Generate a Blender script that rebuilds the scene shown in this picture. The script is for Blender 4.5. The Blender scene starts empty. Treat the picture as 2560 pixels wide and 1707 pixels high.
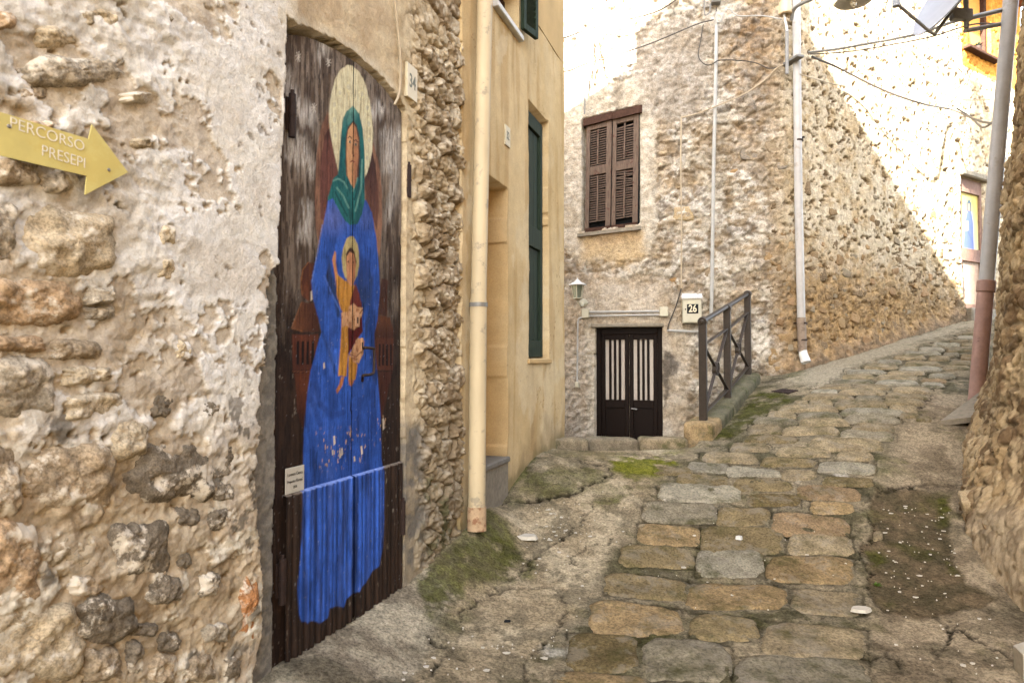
import bpy, math, random
import numpy as np
from mathutils import Vector, Matrix

random.seed(7)
rng = np.random.default_rng(11)
scene = bpy.context.scene
COL = scene.collection

# ------------------------------------------------------------------ camera
F = 1700.0                      # focal length in photo pixels (photo 2560 x 1707)
PITCH = math.atan(46.5 / F)
CZ = 1.30                       # camera height; world z = 0 is the lower end of the street
cam_d = bpy.data.cameras.new("camera")
cam_d.sensor_width = 36.0
cam_d.lens = 36.0 * F / 2560.0
cam_d.clip_start = 0.05
cam_d.clip_end = 500.0
cam_d.dof.use_dof = True
cam_d.dof.focus_distance = 4.6
cam_d.dof.aperture_fstop = 5.6
cam = bpy.data.objects.new("camera", cam_d)
cam.location = (0, 0, CZ)
cam.rotation_euler = (math.pi / 2 + PITCH, 0, 0)
COL.objects.link(cam)
scene.camera = cam

# ------------------------------------------------------------------ light
SUN = Vector((-0.62, -0.785, 0.60)).normalized()      # towards the sun: behind the camera, to the left
world = bpy.data.worlds.new("World")
scene.world = world
world.use_nodes = True
wn = world.node_tree
wn.nodes.clear()
sky = wn.nodes.new("ShaderNodeTexSky")
sky.sky_type = 'NISHITA'
sky.sun_disc = False
sky.sun_elevation = math.asin(SUN.z)
sky.sun_rotation = math.atan2(SUN.x, SUN.y)
sky.air_density = 1.0
sky.dust_density = 2.0
hs = wn.nodes.new("ShaderNodeHueSaturation")
hs.inputs['Saturation'].default_value = 0.55
bg = wn.nodes.new("ShaderNodeBackground")
bg.inputs['Strength'].default_value = 0.10
wo = wn.nodes.new("ShaderNodeOutputWorld")
wn.links.new(sky.outputs[0], hs.inputs['Color'])
wn.links.new(hs.outputs[0], bg.inputs['Color'])
wn.links.new(bg.outputs[0], wo.inputs['Surface'])
sl = bpy.data.lights.new("sun", 'SUN')
sl.energy = 5.0
sl.angle = math.radians(0.55)
sl.color = (1.0, 0.95, 0.88)
so = bpy.data.objects.new("sun", sl)
so.rotation_euler = SUN.to_track_quat('Z', 'Y').to_euler()
so.location = (-20, -20, 25)
COL.objects.link(so)
scene.view_settings.view_transform = 'Standard'
scene.view_settings.look = 'None'
scene.view_settings.exposure = 4.3
scene.view_settings.gamma = 1.0
scene.render.engine = 'CYCLES'
scene.cycles.max_bounces = 5
scene.cycles.diffuse_bounces = 4
scene.cycles.glossy_bounces = 2
scene.cycles.use_denoising = True
try:
    scene.cycles.denoiser = 'OPENIMAGEDENOISE'
    scene.cycles.denoising_prefilter = 'ACCURATE'
except Exception:
    pass

# ------------------------------------------------------------------ helpers: projection
CP, SP = math.cos(PITCH), math.sin(PITCH)
def ray(px, py):
    a = (np.asarray(px, float) - 1280) / F
    b = (853.5 - np.asarray(py, float)) / F
    return np.stack([a, CP - SP * b, SP + CP * b], -1)
def at(px, py, d):
    r = ray(px, py)
    return Vector((r[0] / r[1] * d, d, CZ + r[2] / r[1] * d))
def proj(P):
    z = P[..., 2] - CZ
    dep = P[..., 1] * CP + z * SP
    dep = np.where(np.abs(dep) < 1e-3, 1e-3, dep)
    up = -P[..., 1] * SP + z * CP
    px = 1280 + F * P[..., 0] / dep
    py = 853.5 - F * up / dep
    bad = dep < 0.2
    return np.where(bad, -9999, px), np.where(bad, 9999, py)

# ------------------------------------------------------------------ helpers: noise
def _hash(ix, iy, seed):
    ix = ix.astype(np.int64); iy = iy.astype(np.int64)
    h = (ix * 374761393 + iy * 668265263 + seed * 1442695041) & 0xFFFFFFFF
    h = ((h ^ (h >> 13)) * 1274126177) & 0xFFFFFFFF
    h = ((h ^ (h >> 16)) * 2246822519) & 0xFFFFFFFF
    return ((h ^ (h >> 15)) & 0xFFFFFF) / float(0xFFFFFF)
def vnoise(x, y, seed=0):
    x = np.asarray(x, float); y = np.asarray(y, float)
    ix = np.floor(x); iy = np.floor(y)
    fx = x - ix; fy = y - iy
    fx = fx * fx * fx * (fx * (fx * 6 - 15) + 10); fy = fy * fy * fy * (fy * (fy * 6 - 15) + 10)
    a = _hash(ix, iy, seed); b = _hash(ix + 1, iy, seed); c = _hash(ix, iy + 1, seed); d = _hash(ix + 1, iy + 1, seed)
    return ((a + (b - a) * fx) + ((c + (d - c) * fx) - (a + (b - a) * fx)) * fy) * 2 - 1
def fbm(x, y, seed=0, octv=5, gain=0.5):
    s = 0; a = 1; t = 0
    c, sn = math.cos(0.6), math.sin(0.6)
    for i in range(octv):
        s = s + a * vnoise(x, y, seed + i * 17); t += a; a *= gain
        x, y = (c * x - sn * y) * 2.03 + 3.1, (sn * x + c * y) * 2.03 + 1.7
    return s / t
def ridged(x, y, seed=0, octv=4):
    s = 0; a = 1; t = 0
    for i in range(octv):
        s = s + a * (1 - 2 * np.abs(vnoise(x, y, seed + i * 13))); t += a; a *= 0.5
        x, y = x * 2.07 + 2.3, y * 2.07 + 5.1
    return s / t
def worley(x, y, seed=0, jit=0.85):
    ix = np.floor(x); iy = np.floor(y)
    f1 = np.full(x.shape, 9.0); f2 = np.full(x.shape, 9.0); cid = np.zeros(x.shape)
    for dx in (-1, 0, 1):
        for dy in (-1, 0, 1):
            cx = ix + dx; cy = iy + dy
            qx = cx + 0.5 + (_hash(cx, cy, seed) - 0.5) * jit
            qy = cy + 0.5 + (_hash(cx, cy, seed + 5) - 0.5) * jit
            d = np.sqrt((x - qx) ** 2 + (y - qy) ** 2)
            n = d < f1
            f2 = np.where(n, f1, np.minimum(f2, d))
            cid = np.where(n, _hash(cx, cy, seed + 9), cid)
            f1 = np.where(n, d, f1)
    return f1, f2, cid
def plate(d):
    return sstep(0.02, 0.20, d) * 0.8 + np.clip(d, 0, 0.6) * 0.35
def sstep(a, b, x):
    t = np.clip((x - a) / (b - a), 0, 1)
    return t * t * (3 - 2 * t)
def inpoly(px, py, poly):
    px = np.asarray(px, float); py = np.asarray(py, float)
    r = np.zeros(px.shape, bool)
    n = len(poly)
    for i in range(n):
        x0, y0 = poly[i]; x1, y1 = poly[(i + 1) % n]
        if y0 == y1: continue
        c = ((y0 > py) != (y1 > py)) & (px < (x1 - x0) * (py - y0) / (y1 - y0) + x0)
        r ^= c
    return r
def dseg(px, py, pts, closed=False):
    d = np.full(np.shape(px), 1e9)
    m = list(pts) + ([pts[0]] if closed else [])
    for (x0, y0), (x1, y1) in zip(m[:-1], m[1:]):
        dx, dy = x1 - x0, y1 - y0
        t = np.clip(((px - x0) * dx + (py - y0) * dy) / (dx * dx + dy * dy + 1e-9), 0, 1)
        d = np.minimum(d, np.hypot(px - x0 - t * dx, py - y0 - t * dy))
    return d
def sdpoly(px, py, poly):
    d = dseg(px, py, poly, True)
    return np.where(inpoly(px, py, poly), -d, d)
def soft(px, py, poly, w):
    return 1 - sstep(-w, w, sdpoly(px, py, poly))
def lerp(a, b, t):
    t = np.asarray(t)[..., None]
    return a * (1 - t) + b * t
def C3(r, g, b):
    return np.array([r, g, b], float)
ALBEDO = 0.58
def S(r, g, b):                       # colour as it looks in the photograph's shade (sRGB 0-255) -> base colour
    v = np.array([r, g, b], float) / 255
    return np.where(v <= 0.04045, v / 12.92, ((v + 0.055) / 1.055) ** 2.4) * ALBEDO

# ------------------------------------------------------------------ helpers: meshes and objects
def link(name, me, parent=None, mats=None):
    o = bpy.data.objects.new(name, me)
    COL.objects.link(o)
    if parent is not None: o.parent = parent
    if mats is not None and me is not None and hasattr(me, 'materials') and len(me.materials) == 0:
        for m in (mats if isinstance(mats, (list, tuple)) else [mats]): me.materials.append(m)
    return o
def thing(name, label, cat, group=None, loc=(0, 0, 0)):
    o = bpy.data.objects.new(name, None)
    o.empty_display_size = 0.1
    COL.objects.link(o)
    o['label'] = label; o['category'] = cat; o['kind'] = 'thing'
    if group: o['group'] = group
    return o
def tag(o, label, cat, group=None):
    o['label'] = label; o['category'] = cat; o['kind'] = 'thing'
    if group: o['group'] = group
    return o
def struct(o, label=None):
    o['kind'] = 'structure'
    if label: o['label'] = label
    return o
def grid_mesh(name, P, col=None, smooth=True, flip=False):
    R, Cn = P.shape[:2]
    me = bpy.data.meshes.new(name)
    idx = np.arange(R * Cn).reshape(R, Cn)
    q = np.stack([idx[:-1, :-1], idx[:-1, 1:], idx[1:, 1:], idx[1:, :-1]], -1).reshape(-1, 4)
    if flip: q = q[:, ::-1]
    nf = len(q)
    me.vertices.add(R * Cn); me.vertices.foreach_set('co', P.reshape(-1).astype(np.float32))
    me.loops.add(nf * 4); me.loops.foreach_set('vertex_index', q.reshape(-1).astype(np.int32))
    me.polygons.add(nf)
    me.polygons.foreach_set('loop_start', np.arange(0, nf * 4, 4, dtype=np.int32))
    me.polygons.foreach_set('loop_total', np.full(nf, 4, dtype=np.int32))
    if smooth: me.polygons.foreach_set('use_smooth', np.ones(nf, bool))
    me.update(calc_edges=True)
    if col is not None: set_col(me, col.reshape(-1, 3))
    return me
def set_col(me, c):
    a = me.attributes.new('Col', 'FLOAT_COLOR', 'POINT')
    c4 = np.ones((len(c), 4), np.float32); c4[:, :3] = np.clip(c, 0, 1)
    a.data.foreach_set('color', c4.reshape(-1))
class MB:
    """collects simple solids into one mesh"""
    def __init__(s): s.v = []; s.f = []
    def add(s, vs, fs):
        b = len(s.v); s.v += [tuple(v) for v in vs]; s.f += [tuple(i + b for i in f) for f in fs]
        return s
    def box(s, M, x0, x1, y0, y1, z0, z1, bev=0.0):
        if bev <= 0:
            c = [(x, y, z) for z in (z0, z1) for y in (y0, y1) for x in (x0, x1)]
            return s.add([M @ Vector(v) for v in c], [(0, 2, 3, 1), (4, 5, 7, 6), (0, 1, 5, 4), (2, 6, 7, 3), (0, 4, 6, 2), (1, 3, 7, 5)])
        b = min(bev, (x1 - x0) / 2.2, (y1 - y0) / 2.2, (z1 - z0) / 2.2)
        rings = []
        def ring(z, i):
            return [(x0 + i + b, y0 + i, z), (x1 - i - b, y0 + i, z), (x1 - i, y0 + i + b, z), (x1 - i, y1 - i - b, z), (x1 - i - b, y1 - i, z), (x0 + i + b, y1 - i, z), (x0 + i, y1 - i - b, z), (x0 + i, y0 + i + b, z)]
        rs = [ring(z0, b), ring(z0 + b, 0), ring(z1 - b, 0), ring(z1, b)]
        vs = [M @ Vector(p) for r in rs for p in r]
        fs = [tuple(range(7, -1, -1)), tuple(range(24, 32))]
        for k in range(3):
            for i in range(8):
                j = (i + 1) % 8
                fs.append((k * 8 + i, k * 8 + j, k * 8 + 8 + j, k * 8 + 8 + i))
        return s.add(vs, fs)
    def tube(s, pts, r, n=10, cap=True):
        pts = [Vector(p) for p in pts]
        rr = r if isinstance(r, (list, tuple)) else [r] * len(pts)
        vs = []; N = len(pts); prev = None
        for i, p in enumerate(pts):
            t = (pts[min(i + 1, N - 1)] - pts[max(i - 1, 0)]).normalized()
            if prev is None:
                a = Vector((0, 0, 1)) if abs(t.z) < 0.9 else Vector((1, 0, 0))
                e1 = t.cross(a).normalized()
            else:
                e1 = (prev - t * prev.dot(t)).normalized()
            prev = e1
            e2 = t.cross(e1)
            for k in range(n):
                an = 2 * math.pi * k / n
                vs.append(p + (e1 * math.cos(an) + e2 * math.sin(an)) * rr[i])
        fs = []
        for i in range(N - 1):
            for k in range(n):
                k2 = (k + 1) % n
                fs.append((i * n + k, i * n + k2, (i + 1) * n + k2, (i + 1) * n + k))
        if cap:
            fs.append(tuple(range(n - 1, -1, -1))); fs.append(tuple(range((N - 1) * n, N * n)))
        return s.add(vs, fs)
    def lathe(s, M, prof, n=16):
        vs = []
        for (r, z) in prof:
            for k in range(n):
                an = 2 * math.pi * k / n
                vs.append(M @ Vector((r * math.cos(an), r * math.sin(an), z)))
        fs = []
        for i in range(len(prof) - 1):
            for k in range(n):
                k2 = (k + 1) % n
                fs.append((i * n + k, i * n + k2, (i + 1) * n + k2, (i + 1) * n + k))
        return s.add(vs, fs)
    def mesh(s, name, smooth=False):
        me = bpy.data.meshes.new(name)
        me.from_pydata(s.v, [], s.f)
        me.update()
        if smooth:
            me.polygons.foreach_set('use_smooth', np.ones(len(me.polygons), bool))
            try: me.set_sharp_from_angle(angle=math.radians(35))
            except Exception: pass
        return me
    def build(s, name, mat, parent=None, smooth=False):
        return link(name, s.mesh(name, smooth), parent, mat)
I4 = Matrix.Identity(4)
def frame(o, x, y, z):
    M = Matrix.Identity(4)
    for i, v in enumerate((x, y, z)):
        for k in range(3): M[k][i] = v[k]
    for k in range(3): M[k][3] = o[k]
    return M
def bez(pts, n=8):
    """Catmull-Rom through points"""
    P = [Vector(p) for p in pts]
    if len(P) < 3: return P
    out = []
    Q = [P[0] * 2 - P[1]] + P + [P[-1] * 2 - P[-2]]
    for i in range(1, len(Q) - 2):
        for k in range(n):
            t = k / n
            a, b, c, d = Q[i - 1], Q[i], Q[i + 1], Q[i + 2]
            out.append(0.5 * ((2 * b) + (c - a) * t + (2 * a - 5 * b + 4 * c - d) * t * t + (3 * b - a - 3 * c + d) * t ** 3))
    out.append(P[-1])
    return out
def text(body, size, M, mat, parent, sx=1.0, ext=0.0006, name='lettering', bold=0.0):
    cu = bpy.data.curves.new(name, 'FONT')
    cu.body = body; cu.size = size; cu.align_x = 'CENTER'; cu.align_y = 'CENTER'
    cu.extrude = ext; cu.offset = bold; cu.resolution_u = 4
    cu.materials.append(mat)
    t = bpy.data.objects.new(name, cu)
    COL.objects.link(t)
    bpy.context.view_layer.update()
    me = bpy.data.meshes.new_from_object(t.evaluated_get(bpy.context.evaluated_depsgraph_get()))
    bpy.data.objects.remove(t); bpy.data.curves.remove(cu)
    me.name = name
    if len(me.materials) == 0: me.materials.append(mat)
    o = link(name, me, parent)
    o.matrix_world = M @ Matrix.Diagonal((sx, 1, 1, 1))
    return o

class Path:
    """a vertical surface over a plan polyline; u runs along it, h out of it"""
    def __init__(s, pts, rounds=0):
        p = [np.array(q, float) for q in pts]
        for _ in range(rounds):
            n = [p[0]]
            for a, b in zip(p[:-1], p[1:]):
                n += [a * 0.75 + b * 0.25, a * 0.25 + b * 0.75]
            n.append(p[-1]); p = n
        s.p = np.array(p)
        d = np.hypot(*(s.p[1:] - s.p[:-1]).T)
        s.s = np.concatenate([[0], np.cumsum(d)])
        t = (s.p[1:] - s.p[:-1]) / d[:, None]
        vt = np.concatenate([t[:1], (t[1:] + t[:-1]) / 2, t[-1:]])
        s.vt = vt / np.hypot(vt[:, 0], vt[:, 1])[:, None]
        s.L = s.s[-1]
    def base(s, u):
        return np.interp(u, s.s, s.p[:, 0]), np.interp(u, s.s, s.p[:, 1])
    def tan(s, u):
        tx = np.interp(u, s.s, s.vt[:, 0]); ty = np.interp(u, s.s, s.vt[:, 1])
        l = np.hypot(tx, ty)
        return tx / l, ty / l
    def pts(s, u, z, h):
        x, y = s.base(u); tx, ty = s.tan(u)
        return np.stack([x + ty * h, y - tx * h, z + 0 * x], -1)
    def pt(s, u, z, h=0.0):
        return Vector(s.pts(np.array(float(u)), np.array(float(z)), h).tolist())
    def fr(s, u, z, h=0.0):
        tx, ty = s.tan(np.array(float(u)))
        return frame(s.pt(u, z, h), (float(tx), float(ty), 0), (0, 0, 1), (float(ty), -float(tx), 0))
    def uv(s, px, py, h=0.0):
        """wall coordinates (u, z) of the point of the wall seen at a photo pixel"""
        r = ray(px, py); dx, dy = r[0], r[1]
        best = None
        for i in range(len(s.p) - 1):
            a = s.p[i] + np.array([s.vt[i][1], -s.vt[i][0]]) * h; b = s.p[i + 1] + np.array([s.vt[i + 1][1], -s.vt[i + 1][0]]) * h
            ex, ey = b - a
            det = dx * (-ey) + ex * dy
            if abs(det) < 1e-9: continue
            t = (a[0] * (-ey) + ex * a[1]) / det
            k = (dx * a[1] - dy * a[0]) / det
            if t > 0.1 and -0.002 <= k <= 1.002 and (best is None or t < best[0]):
                best = (t, s.s[i] + k * (s.s[i + 1] - s.s[i]))
        if best is None: raise ValueError((px, py))
        return best[1], CZ + r[2] * best[0]
    def P(s, px, py, h=0.0):
        u, z = s.uv(px, py, h)
        return s.pt(u, z, h)
    def M(s, px, py, h=0.0):
        u, z = s.uv(px, py, h)
        return s.fr(u, z, h)

# ------------------------------------------------------------------ helpers: materials
def new_mat(name):
    m = bpy.data.materials.new(name); m.use_nodes = True
    nt = m.node_tree
    b = nt.nodes['Principled BSDF']
    return m, nt, b
def nnode(nt, t, **kw):
    n = nt.nodes.new(t)
    for k, v in kw.items():
        if k in n.inputs: n.inputs[k].default_value = v
        else: setattr(n, k, v)
    return n
def noise_tex(nt, scale, detail=6, rough=0.6, vec=None, stretch=None):
    tc = nt.nodes.new('ShaderNodeTexCoord')
    n = nnode(nt, 'ShaderNodeTexNoise')
    n.inputs['Scale'].default_value = scale; n.inputs['Detail'].default_value = detail; n.inputs['Roughness'].default_value = rough
    if stretch:
        mp = nt.nodes.new('ShaderNodeMapping'); mp.inputs['Scale'].default_value = stretch
        nt.links.new(tc.outputs['Object'], mp.inputs['Vector']); nt.links.new(mp.outputs[0], n.inputs['Vector'])
    else:
        nt.links.new(tc.outputs['Object'], n.inputs['Vector'])
    return n
def ramp(nt, src, stops):
    r = nt.nodes.new('ShaderNodeValToRGB')
    e = r.color_ramp.elements
    while len(e) < len(stops): e.new(0.5)
    for i, (p, c) in enumerate(stops):
        e[i].position = p
        e[i].color = (c[0], c[1], c[2], 1) if not np.isscalar(c) else (c, c, c, 1)
    nt.links.new(src, r.inputs[0])
    return r
def mixc(nt, mode, fac, a, b):
    m = nt.nodes.new('ShaderNodeMix'); m.data_type = 'RGBA'; m.blend_type = mode
    if isinstance(fac, (int, float)): m.inputs[0].default_value = fac
    else: nt.links.new(fac, m.inputs[0])
    for i, v in ((6, a), (7, b)):
        if isinstance(v, bpy.types.NodeSocket): nt.links.new(v, m.inputs[i])
        else: m.inputs[i].default_value = (v[0], v[1], v[2], 1)
    return m.outputs[2]
def mat_attr(name, s1=25, s2=140, lo=0.72, hi=1.22, bump=0.35, dist=0.01, rough=1.0, spec=0.02, fine=0.62):
    """colour from the Col attribute, broken up by two scales of noise, with fine relief"""
    m, nt, b = new_mat(name)
    at_ = nt.nodes.new('ShaderNodeAttribute'); at_.attribute_name = 'Col'
    n1 = noise_tex(nt, s1, 5, 0.68); n2 = noise_tex(nt, s2, 4, 0.78)
    r1 = ramp(nt, n1.outputs[0], [(0.36, lo), (0.64, hi)])
    r2 = ramp(nt, n2.outputs[0], [(0.36, fine), (0.60, 1.14)])
    c = mixc(nt, 'MULTIPLY', 1.0, at_.outputs['Color'], r1.outputs[0])
    c = mixc(nt, 'MULTIPLY', 1.0, c, r2.outputs[0])
    nt.links.new(c, b.inputs['Base Color'])
    b.inputs['Roughness'].default_value = rough
    b.inputs['Specular IOR Level'].default_value = spec
    ad = nnode(nt, 'ShaderNodeMath', operation='ADD')
    ml = nnode(nt, 'ShaderNodeMath', operation='MULTIPLY'); ml.inputs[1].default_value = 0.45
    nt.links.new(n2.outputs[0], ml.inputs[0]); nt.links.new(n1.outputs[0], ad.inputs[0]); nt.links.new(ml.outputs[0], ad.inputs[1])
    bp = nt.nodes.new('ShaderNodeBump'); bp.inputs['Strength'].default_value = bump; bp.inputs['Distance'].default_value = dist
    nt.links.new(ad.outputs[0], bp.inputs['Height']); nt.links.new(bp.outputs[0], b.inputs['Normal'])
    return m
def mat_plain(name, col, rough=0.6, metal=0.0, s=30, lo=0.8, hi=1.12, bump=0.1, dist=0.003, spec=0.25, stain=None, stretch=None):
    m, nt, b = new_mat(name)
    n1 = noise_tex(nt, s, 4, 0.65, stretch=stretch)
    r1 = ramp(nt, n1.outputs[0], [(0.3, lo), (0.7, hi)])
    c = mixc(nt, 'MULTIPLY', 1.0, tuple(col), r1.outputs[0])
    if stain is not None:
        sc, thr, scol, samt = stain
        n2 = noise_tex(nt, sc, 5, 0.7)
        r2 = ramp(nt, n2.outputs[0], [(thr, 0.0), (thr + 0.08, samt)])
        c = mixc(nt, 'MIX', r2.outputs[0], c, tuple(scol))
    nt.links.new(c, b.inputs['Base Color'])
    b.inputs['Roughness'].default_value = rough; b.inputs['Metallic'].default_value = metal
    b.inputs['Specular IOR Level'].default_value = spec
    bp = nt.nodes.new('ShaderNodeBump'); bp.inputs['Strength'].default_value = bump; bp.inputs['Distance'].default_value = dist
    nt.links.new(n1.outputs[0], bp.inputs['Height']); nt.links.new(bp.outputs[0], b.inputs['Normal'])
    return m
def mat_stone(name, patina, pamt, s=14, bump=0.5, dist=0.012, moss=None, grain=160):
    """stone: object colour, veins and grain, patches of lime or lichen over it"""
    m, nt, b = new_mat(name)
    oi = nt.nodes.new('ShaderNodeObjectInfo')
    tc = nt.nodes.new('ShaderNodeTexCoord')
    def nz(scale, det, ro, off):
        n = nnode(nt, 'ShaderNodeTexNoise'); n.noise_dimensions = '4D'
        n.inputs['Scale'].default_value = scale; n.inputs['Detail'].default_value = det; n.inputs['Roughness'].default_value = ro
        ml = nnode(nt, 'ShaderNodeMath', operation='MULTIPLY_ADD'); ml.inputs[1].default_value = 31.0; ml.inputs[2].default_value = off
        nt.links.new(oi.outputs['Random'], ml.inputs[0]); nt.links.new(ml.outputs[0], n.inputs['W'])
        nt.links.new(tc.outputs['Object'], n.inputs['Vector'])
        return n
    n1 = nz(s, 5, 0.68, 0.0); n2 = nz(grain, 3, 0.7, 3.0); n3 = nz(s * 0.8, 6, 0.74, 7.0)
    r1 = ramp(nt, n1.outputs[0], [(0.34, 0.66), (0.66, 1.26)])
    r2 = ramp(nt, n2.outputs[0], [(0.36, 0.55), (0.58, 1.18)])
    c = mixc(nt, 'MULTIPLY', 1.0, oi.outputs['Color'], r1.outputs[0])
    c = mixc(nt, 'MULTIPLY', 1.0, c, r2.outputs[0])
    r3 = ramp(nt, n3.outputs[0], [(0.52, 0.0), (0.58, pamt)])
    c = mixc(nt, 'MIX', r3.outputs[0], c, tuple(patina))
    if moss is not None:
        n4 = nz(s * 0.5, 5, 0.75, 11.0)
        r4 = ramp(nt, n4.outputs[0], [(0.50, 0.0), (0.66, moss[1])])
        c = mixc(nt, 'MIX', r4.outputs[0], c, tuple(moss[0]))
    nt.links.new(c, b.inputs['Base Color'])
    b.inputs['Roughness'].default_value = 1.0; b.inputs['Specular IOR Level'].default_value = 0.03
    ad = nnode(nt, 'ShaderNodeMath', operation='ADD')
    ml = nnode(nt, 'ShaderNodeMath', operation='MULTIPLY'); ml.inputs[1].default_value = 0.3
    nt.links.new(n2.outputs[0], ml.inputs[0]); nt.links.new(n1.outputs[0], ad.inputs[0]); nt.links.new(ml.outputs[0], ad.inputs[1])
    bp = nt.nodes.new('ShaderNodeBump'); bp.inputs['Strength'].default_value = bump; bp.inputs['Distance'].default_value = dist
    nt.links.new(ad.outputs[0], bp.inputs['Height']); nt.links.new(bp.outputs[0], b.inputs['Normal'])
    return m

MAT = {}
MAT['rubble'] = mat_attr('lime_rubble', 30, 150, 0.88, 1.12, 0.8, 0.010, fine=0.90)
MAT['rubble_far'] = mat_attr('lime_rubble_far', 16, 60, 0.70, 1.16, 1.0, 0.025, fine=0.70)
MAT['plaster'] = mat_attr('ochre_plaster', 9, 120, 0.93, 1.06, 0.35, 0.006, fine=0.93)
MAT['ground'] = mat_attr('old_cement', 22, 75, 0.66, 1.08, 1.0, 0.010, fine=0.46)
MAT['wallstone'] = mat_stone('wall_stone', S(230, 216, 192), 0.92, s=13)
MAT['fieldstone'] = mat_stone('field_stone', S(196, 172, 138), 0.55, s=9, dist=0.02, grain=70)
MAT['cobble'] = mat_stone('cobble_stone', S(150, 140, 124), 0.35, s=9, bump=0.8, dist=0.008, moss=(S(70, 68, 34), 0.75), grain=80)
MAT['kerb'] = mat_stone('kerb_stone', S(120, 112, 92), 0.4, s=12, bump=0.6, dist=0.012, moss=(S(70, 74, 36), 0.75))
MAT['door'] = mat_attr('painted_wood', 30, 200, 0.88, 1.08, 0.35, 0.004, 0.75, 0.08, fine=0.86)
MAT['tin'] = mat_attr('painted_tin', 26, 160, 0.9, 1.08, 0.12, 0.003, 0.6, 0.14, fine=0.92)
MAT['iron'] = mat_plain('rusty_iron', S(58, 42, 34), 0.75, 0.3, 60, 0.6, 1.3, 0.4, 0.003)
MAT['bronze'] = mat_plain('railing_paint', S(62, 52, 42), 0.45, 0.1, 40, 0.8, 1.15, 0.1, 0.002, 0.22, stain=(24, 0.66, S(120, 112, 98), 0.5))
MAT['steel'] = mat_plain('galvanised_steel', S(142, 138, 130), 0.5, 0.2, 30, 0.75, 1.15)
MAT['pipegrey'] = mat_plain('grey_pipe', S(192, 186, 178), 0.45, 0.0, 10, 0.88, 1.06, 0.05, stain=(5, 0.60, S(140, 122, 100), 0.5))
MAT['pipeclay'] = mat_plain('terracotta_pipe', S(184, 144, 126), 0.6, 0.0, 14, 0.8, 1.12, 0.1, stain=(22, 0.64, S(60, 40, 34), 0.7))
MAT['pipecream'] = mat_plain('cream_pipe', S(212, 190, 150), 0.6, 0.0, 7, 0.84, 1.06, 0.12, stain=(9, 0.56, S(160, 146, 122), 0.8), stretch=(1, 1, 0.25))
MAT['conduit'] = mat_plain('grey_conduit', S(186, 182, 172), 0.5, 0.0, 20, 0.85, 1.08)
MAT['boxcream'] = mat_plain('cream_plastic', S(205, 196, 168), 0.5, 0.0, 30, 0.9, 1.05, stain=(40, 0.68, S(120, 100, 76), 0.6))
MAT['white'] = mat_plain('white_paint', S(228, 224, 214), 0.5, 0.0, 25, 0.9, 1.04, stain=(30, 0.68, S(150, 136, 112), 0.5))
MAT['black'] = mat_plain('black_paint', S(28, 30, 32), 0.6, spec=0.06)
MAT['darkwood'] = mat_plain('dark_door_wood', S(30, 20, 14), 0.55, 0.0, 25, 0.7, 1.2, 0.2, 0.003, 0.05, stretch=(4, 4, 0.4))
MAT['greywood'] = mat_plain('weathered_wood', S(112, 94, 80), 0.85, 0.0, 28, 0.6, 1.25, 0.5, 0.004, 0.05, stain=(18, 0.58, S(88, 48, 36), 0.7), stretch=(3, 3, 0.35))
MAT['rustwood'] = mat_plain('red_brown_wood', S(76, 54, 43), 0.8, 0.0, 30, 0.6, 1.3, 0.4, 0.004, 0.05)
MAT['green'] = mat_plain('green_shutter', S(52, 62, 48), 0.6, 0.0, 20, 0.75, 1.2, 0.2, 0.003, 0.05, stain=(14, 0.62, S(74, 70, 52), 0.6), stretch=(2, 2, 0.4))
MAT['curtain'] = mat_plain('curtain', S(206, 190, 172), 0.8, 0.0, 60, 0.8, 1.1, 0.3, 0.004, 0.3, stretch=(0.2, 0.2, 6))
MAT['yellow'] = mat_plain('yellow_sign', S(226, 208, 128), 0.3, 0.0, 9, 0.86, 1.05, 0.05, 0.004, 0.35, stain=(7, 0.54, S(214, 190, 104), 0.5))
MAT['faded'] = mat_plain('faded_lettering', S(250, 240, 214), 0.4, 0.0, 90, 0.85, 1.05)
MAT['tile'] = mat_plain('number_tile', S(224, 208, 172), 0.35, 0.0, 14, 0.92, 1.04)
MAT['digit'] = mat_plain('worn_digit', S(122, 122, 104), 0.6, 0.0, 70, 0.75, 1.25)
MAT['plaque'] = mat_plain('plaque', S(206, 198, 180), 0.4, 0.0, 40, 0.85, 1.05)
MAT['cable'] = mat_plain('cable', S(74, 66, 58), 0.6, 0.0, 30, 0.8, 1.2)
MAT['cablepale'] = mat_plain('pale_cable', S(196, 176, 144), 0.6, 0.0, 30, 0.85, 1.1)
MAT['dish'] = mat_plain('dish_white', S(158, 161, 168), 0.45, 0.0, 12, 0.92, 1.04, stain=(18, 0.70, S(90, 80, 70), 0.6))
MAT['porcelain'] = mat_plain('porcelain', S(214, 188, 148), 0.35, 0.0, 20, 0.9, 1.05)
MAT['orange'] = mat_plain('orange_plaster', S(226, 156, 72), 0.9, 0.0, 12, 0.88, 1.08, 0.2)
MAT['slate'] = mat_plain('slate_step', S(124, 116, 104), 0.6, 0.0, 25, 0.75, 1.15, 0.3, 0.004)
MAT['cementslab'] = mat_plain('cement_slab', S(148, 136, 116), 0.9, 0.0, 25, 0.7, 1.15, 0.5, 0.01)
MAT['housewall'] = mat_plain('render', S(206, 184, 150), 0.95, 0.0, 2.5, 0.8, 1.1, 0.4, 0.02, 0.1)
MAT['housewall2'] = mat_plain('render_ochre', S(214, 180, 126), 0.95, 0.0, 2.5, 0.85, 1.1, 0.3, 0.02, 0.1)
MAT['rooftile'] = mat_plain('roof_tile', S(156, 96, 66), 0.9, 0.0, 6, 0.7, 1.2, 0.4, 0.03, 0.1)
MAT['flake'] = mat_plain('lime_flake', S(206, 196, 176), 0.9, 0.0, 40, 0.8, 1.05, 0.1)
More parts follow.
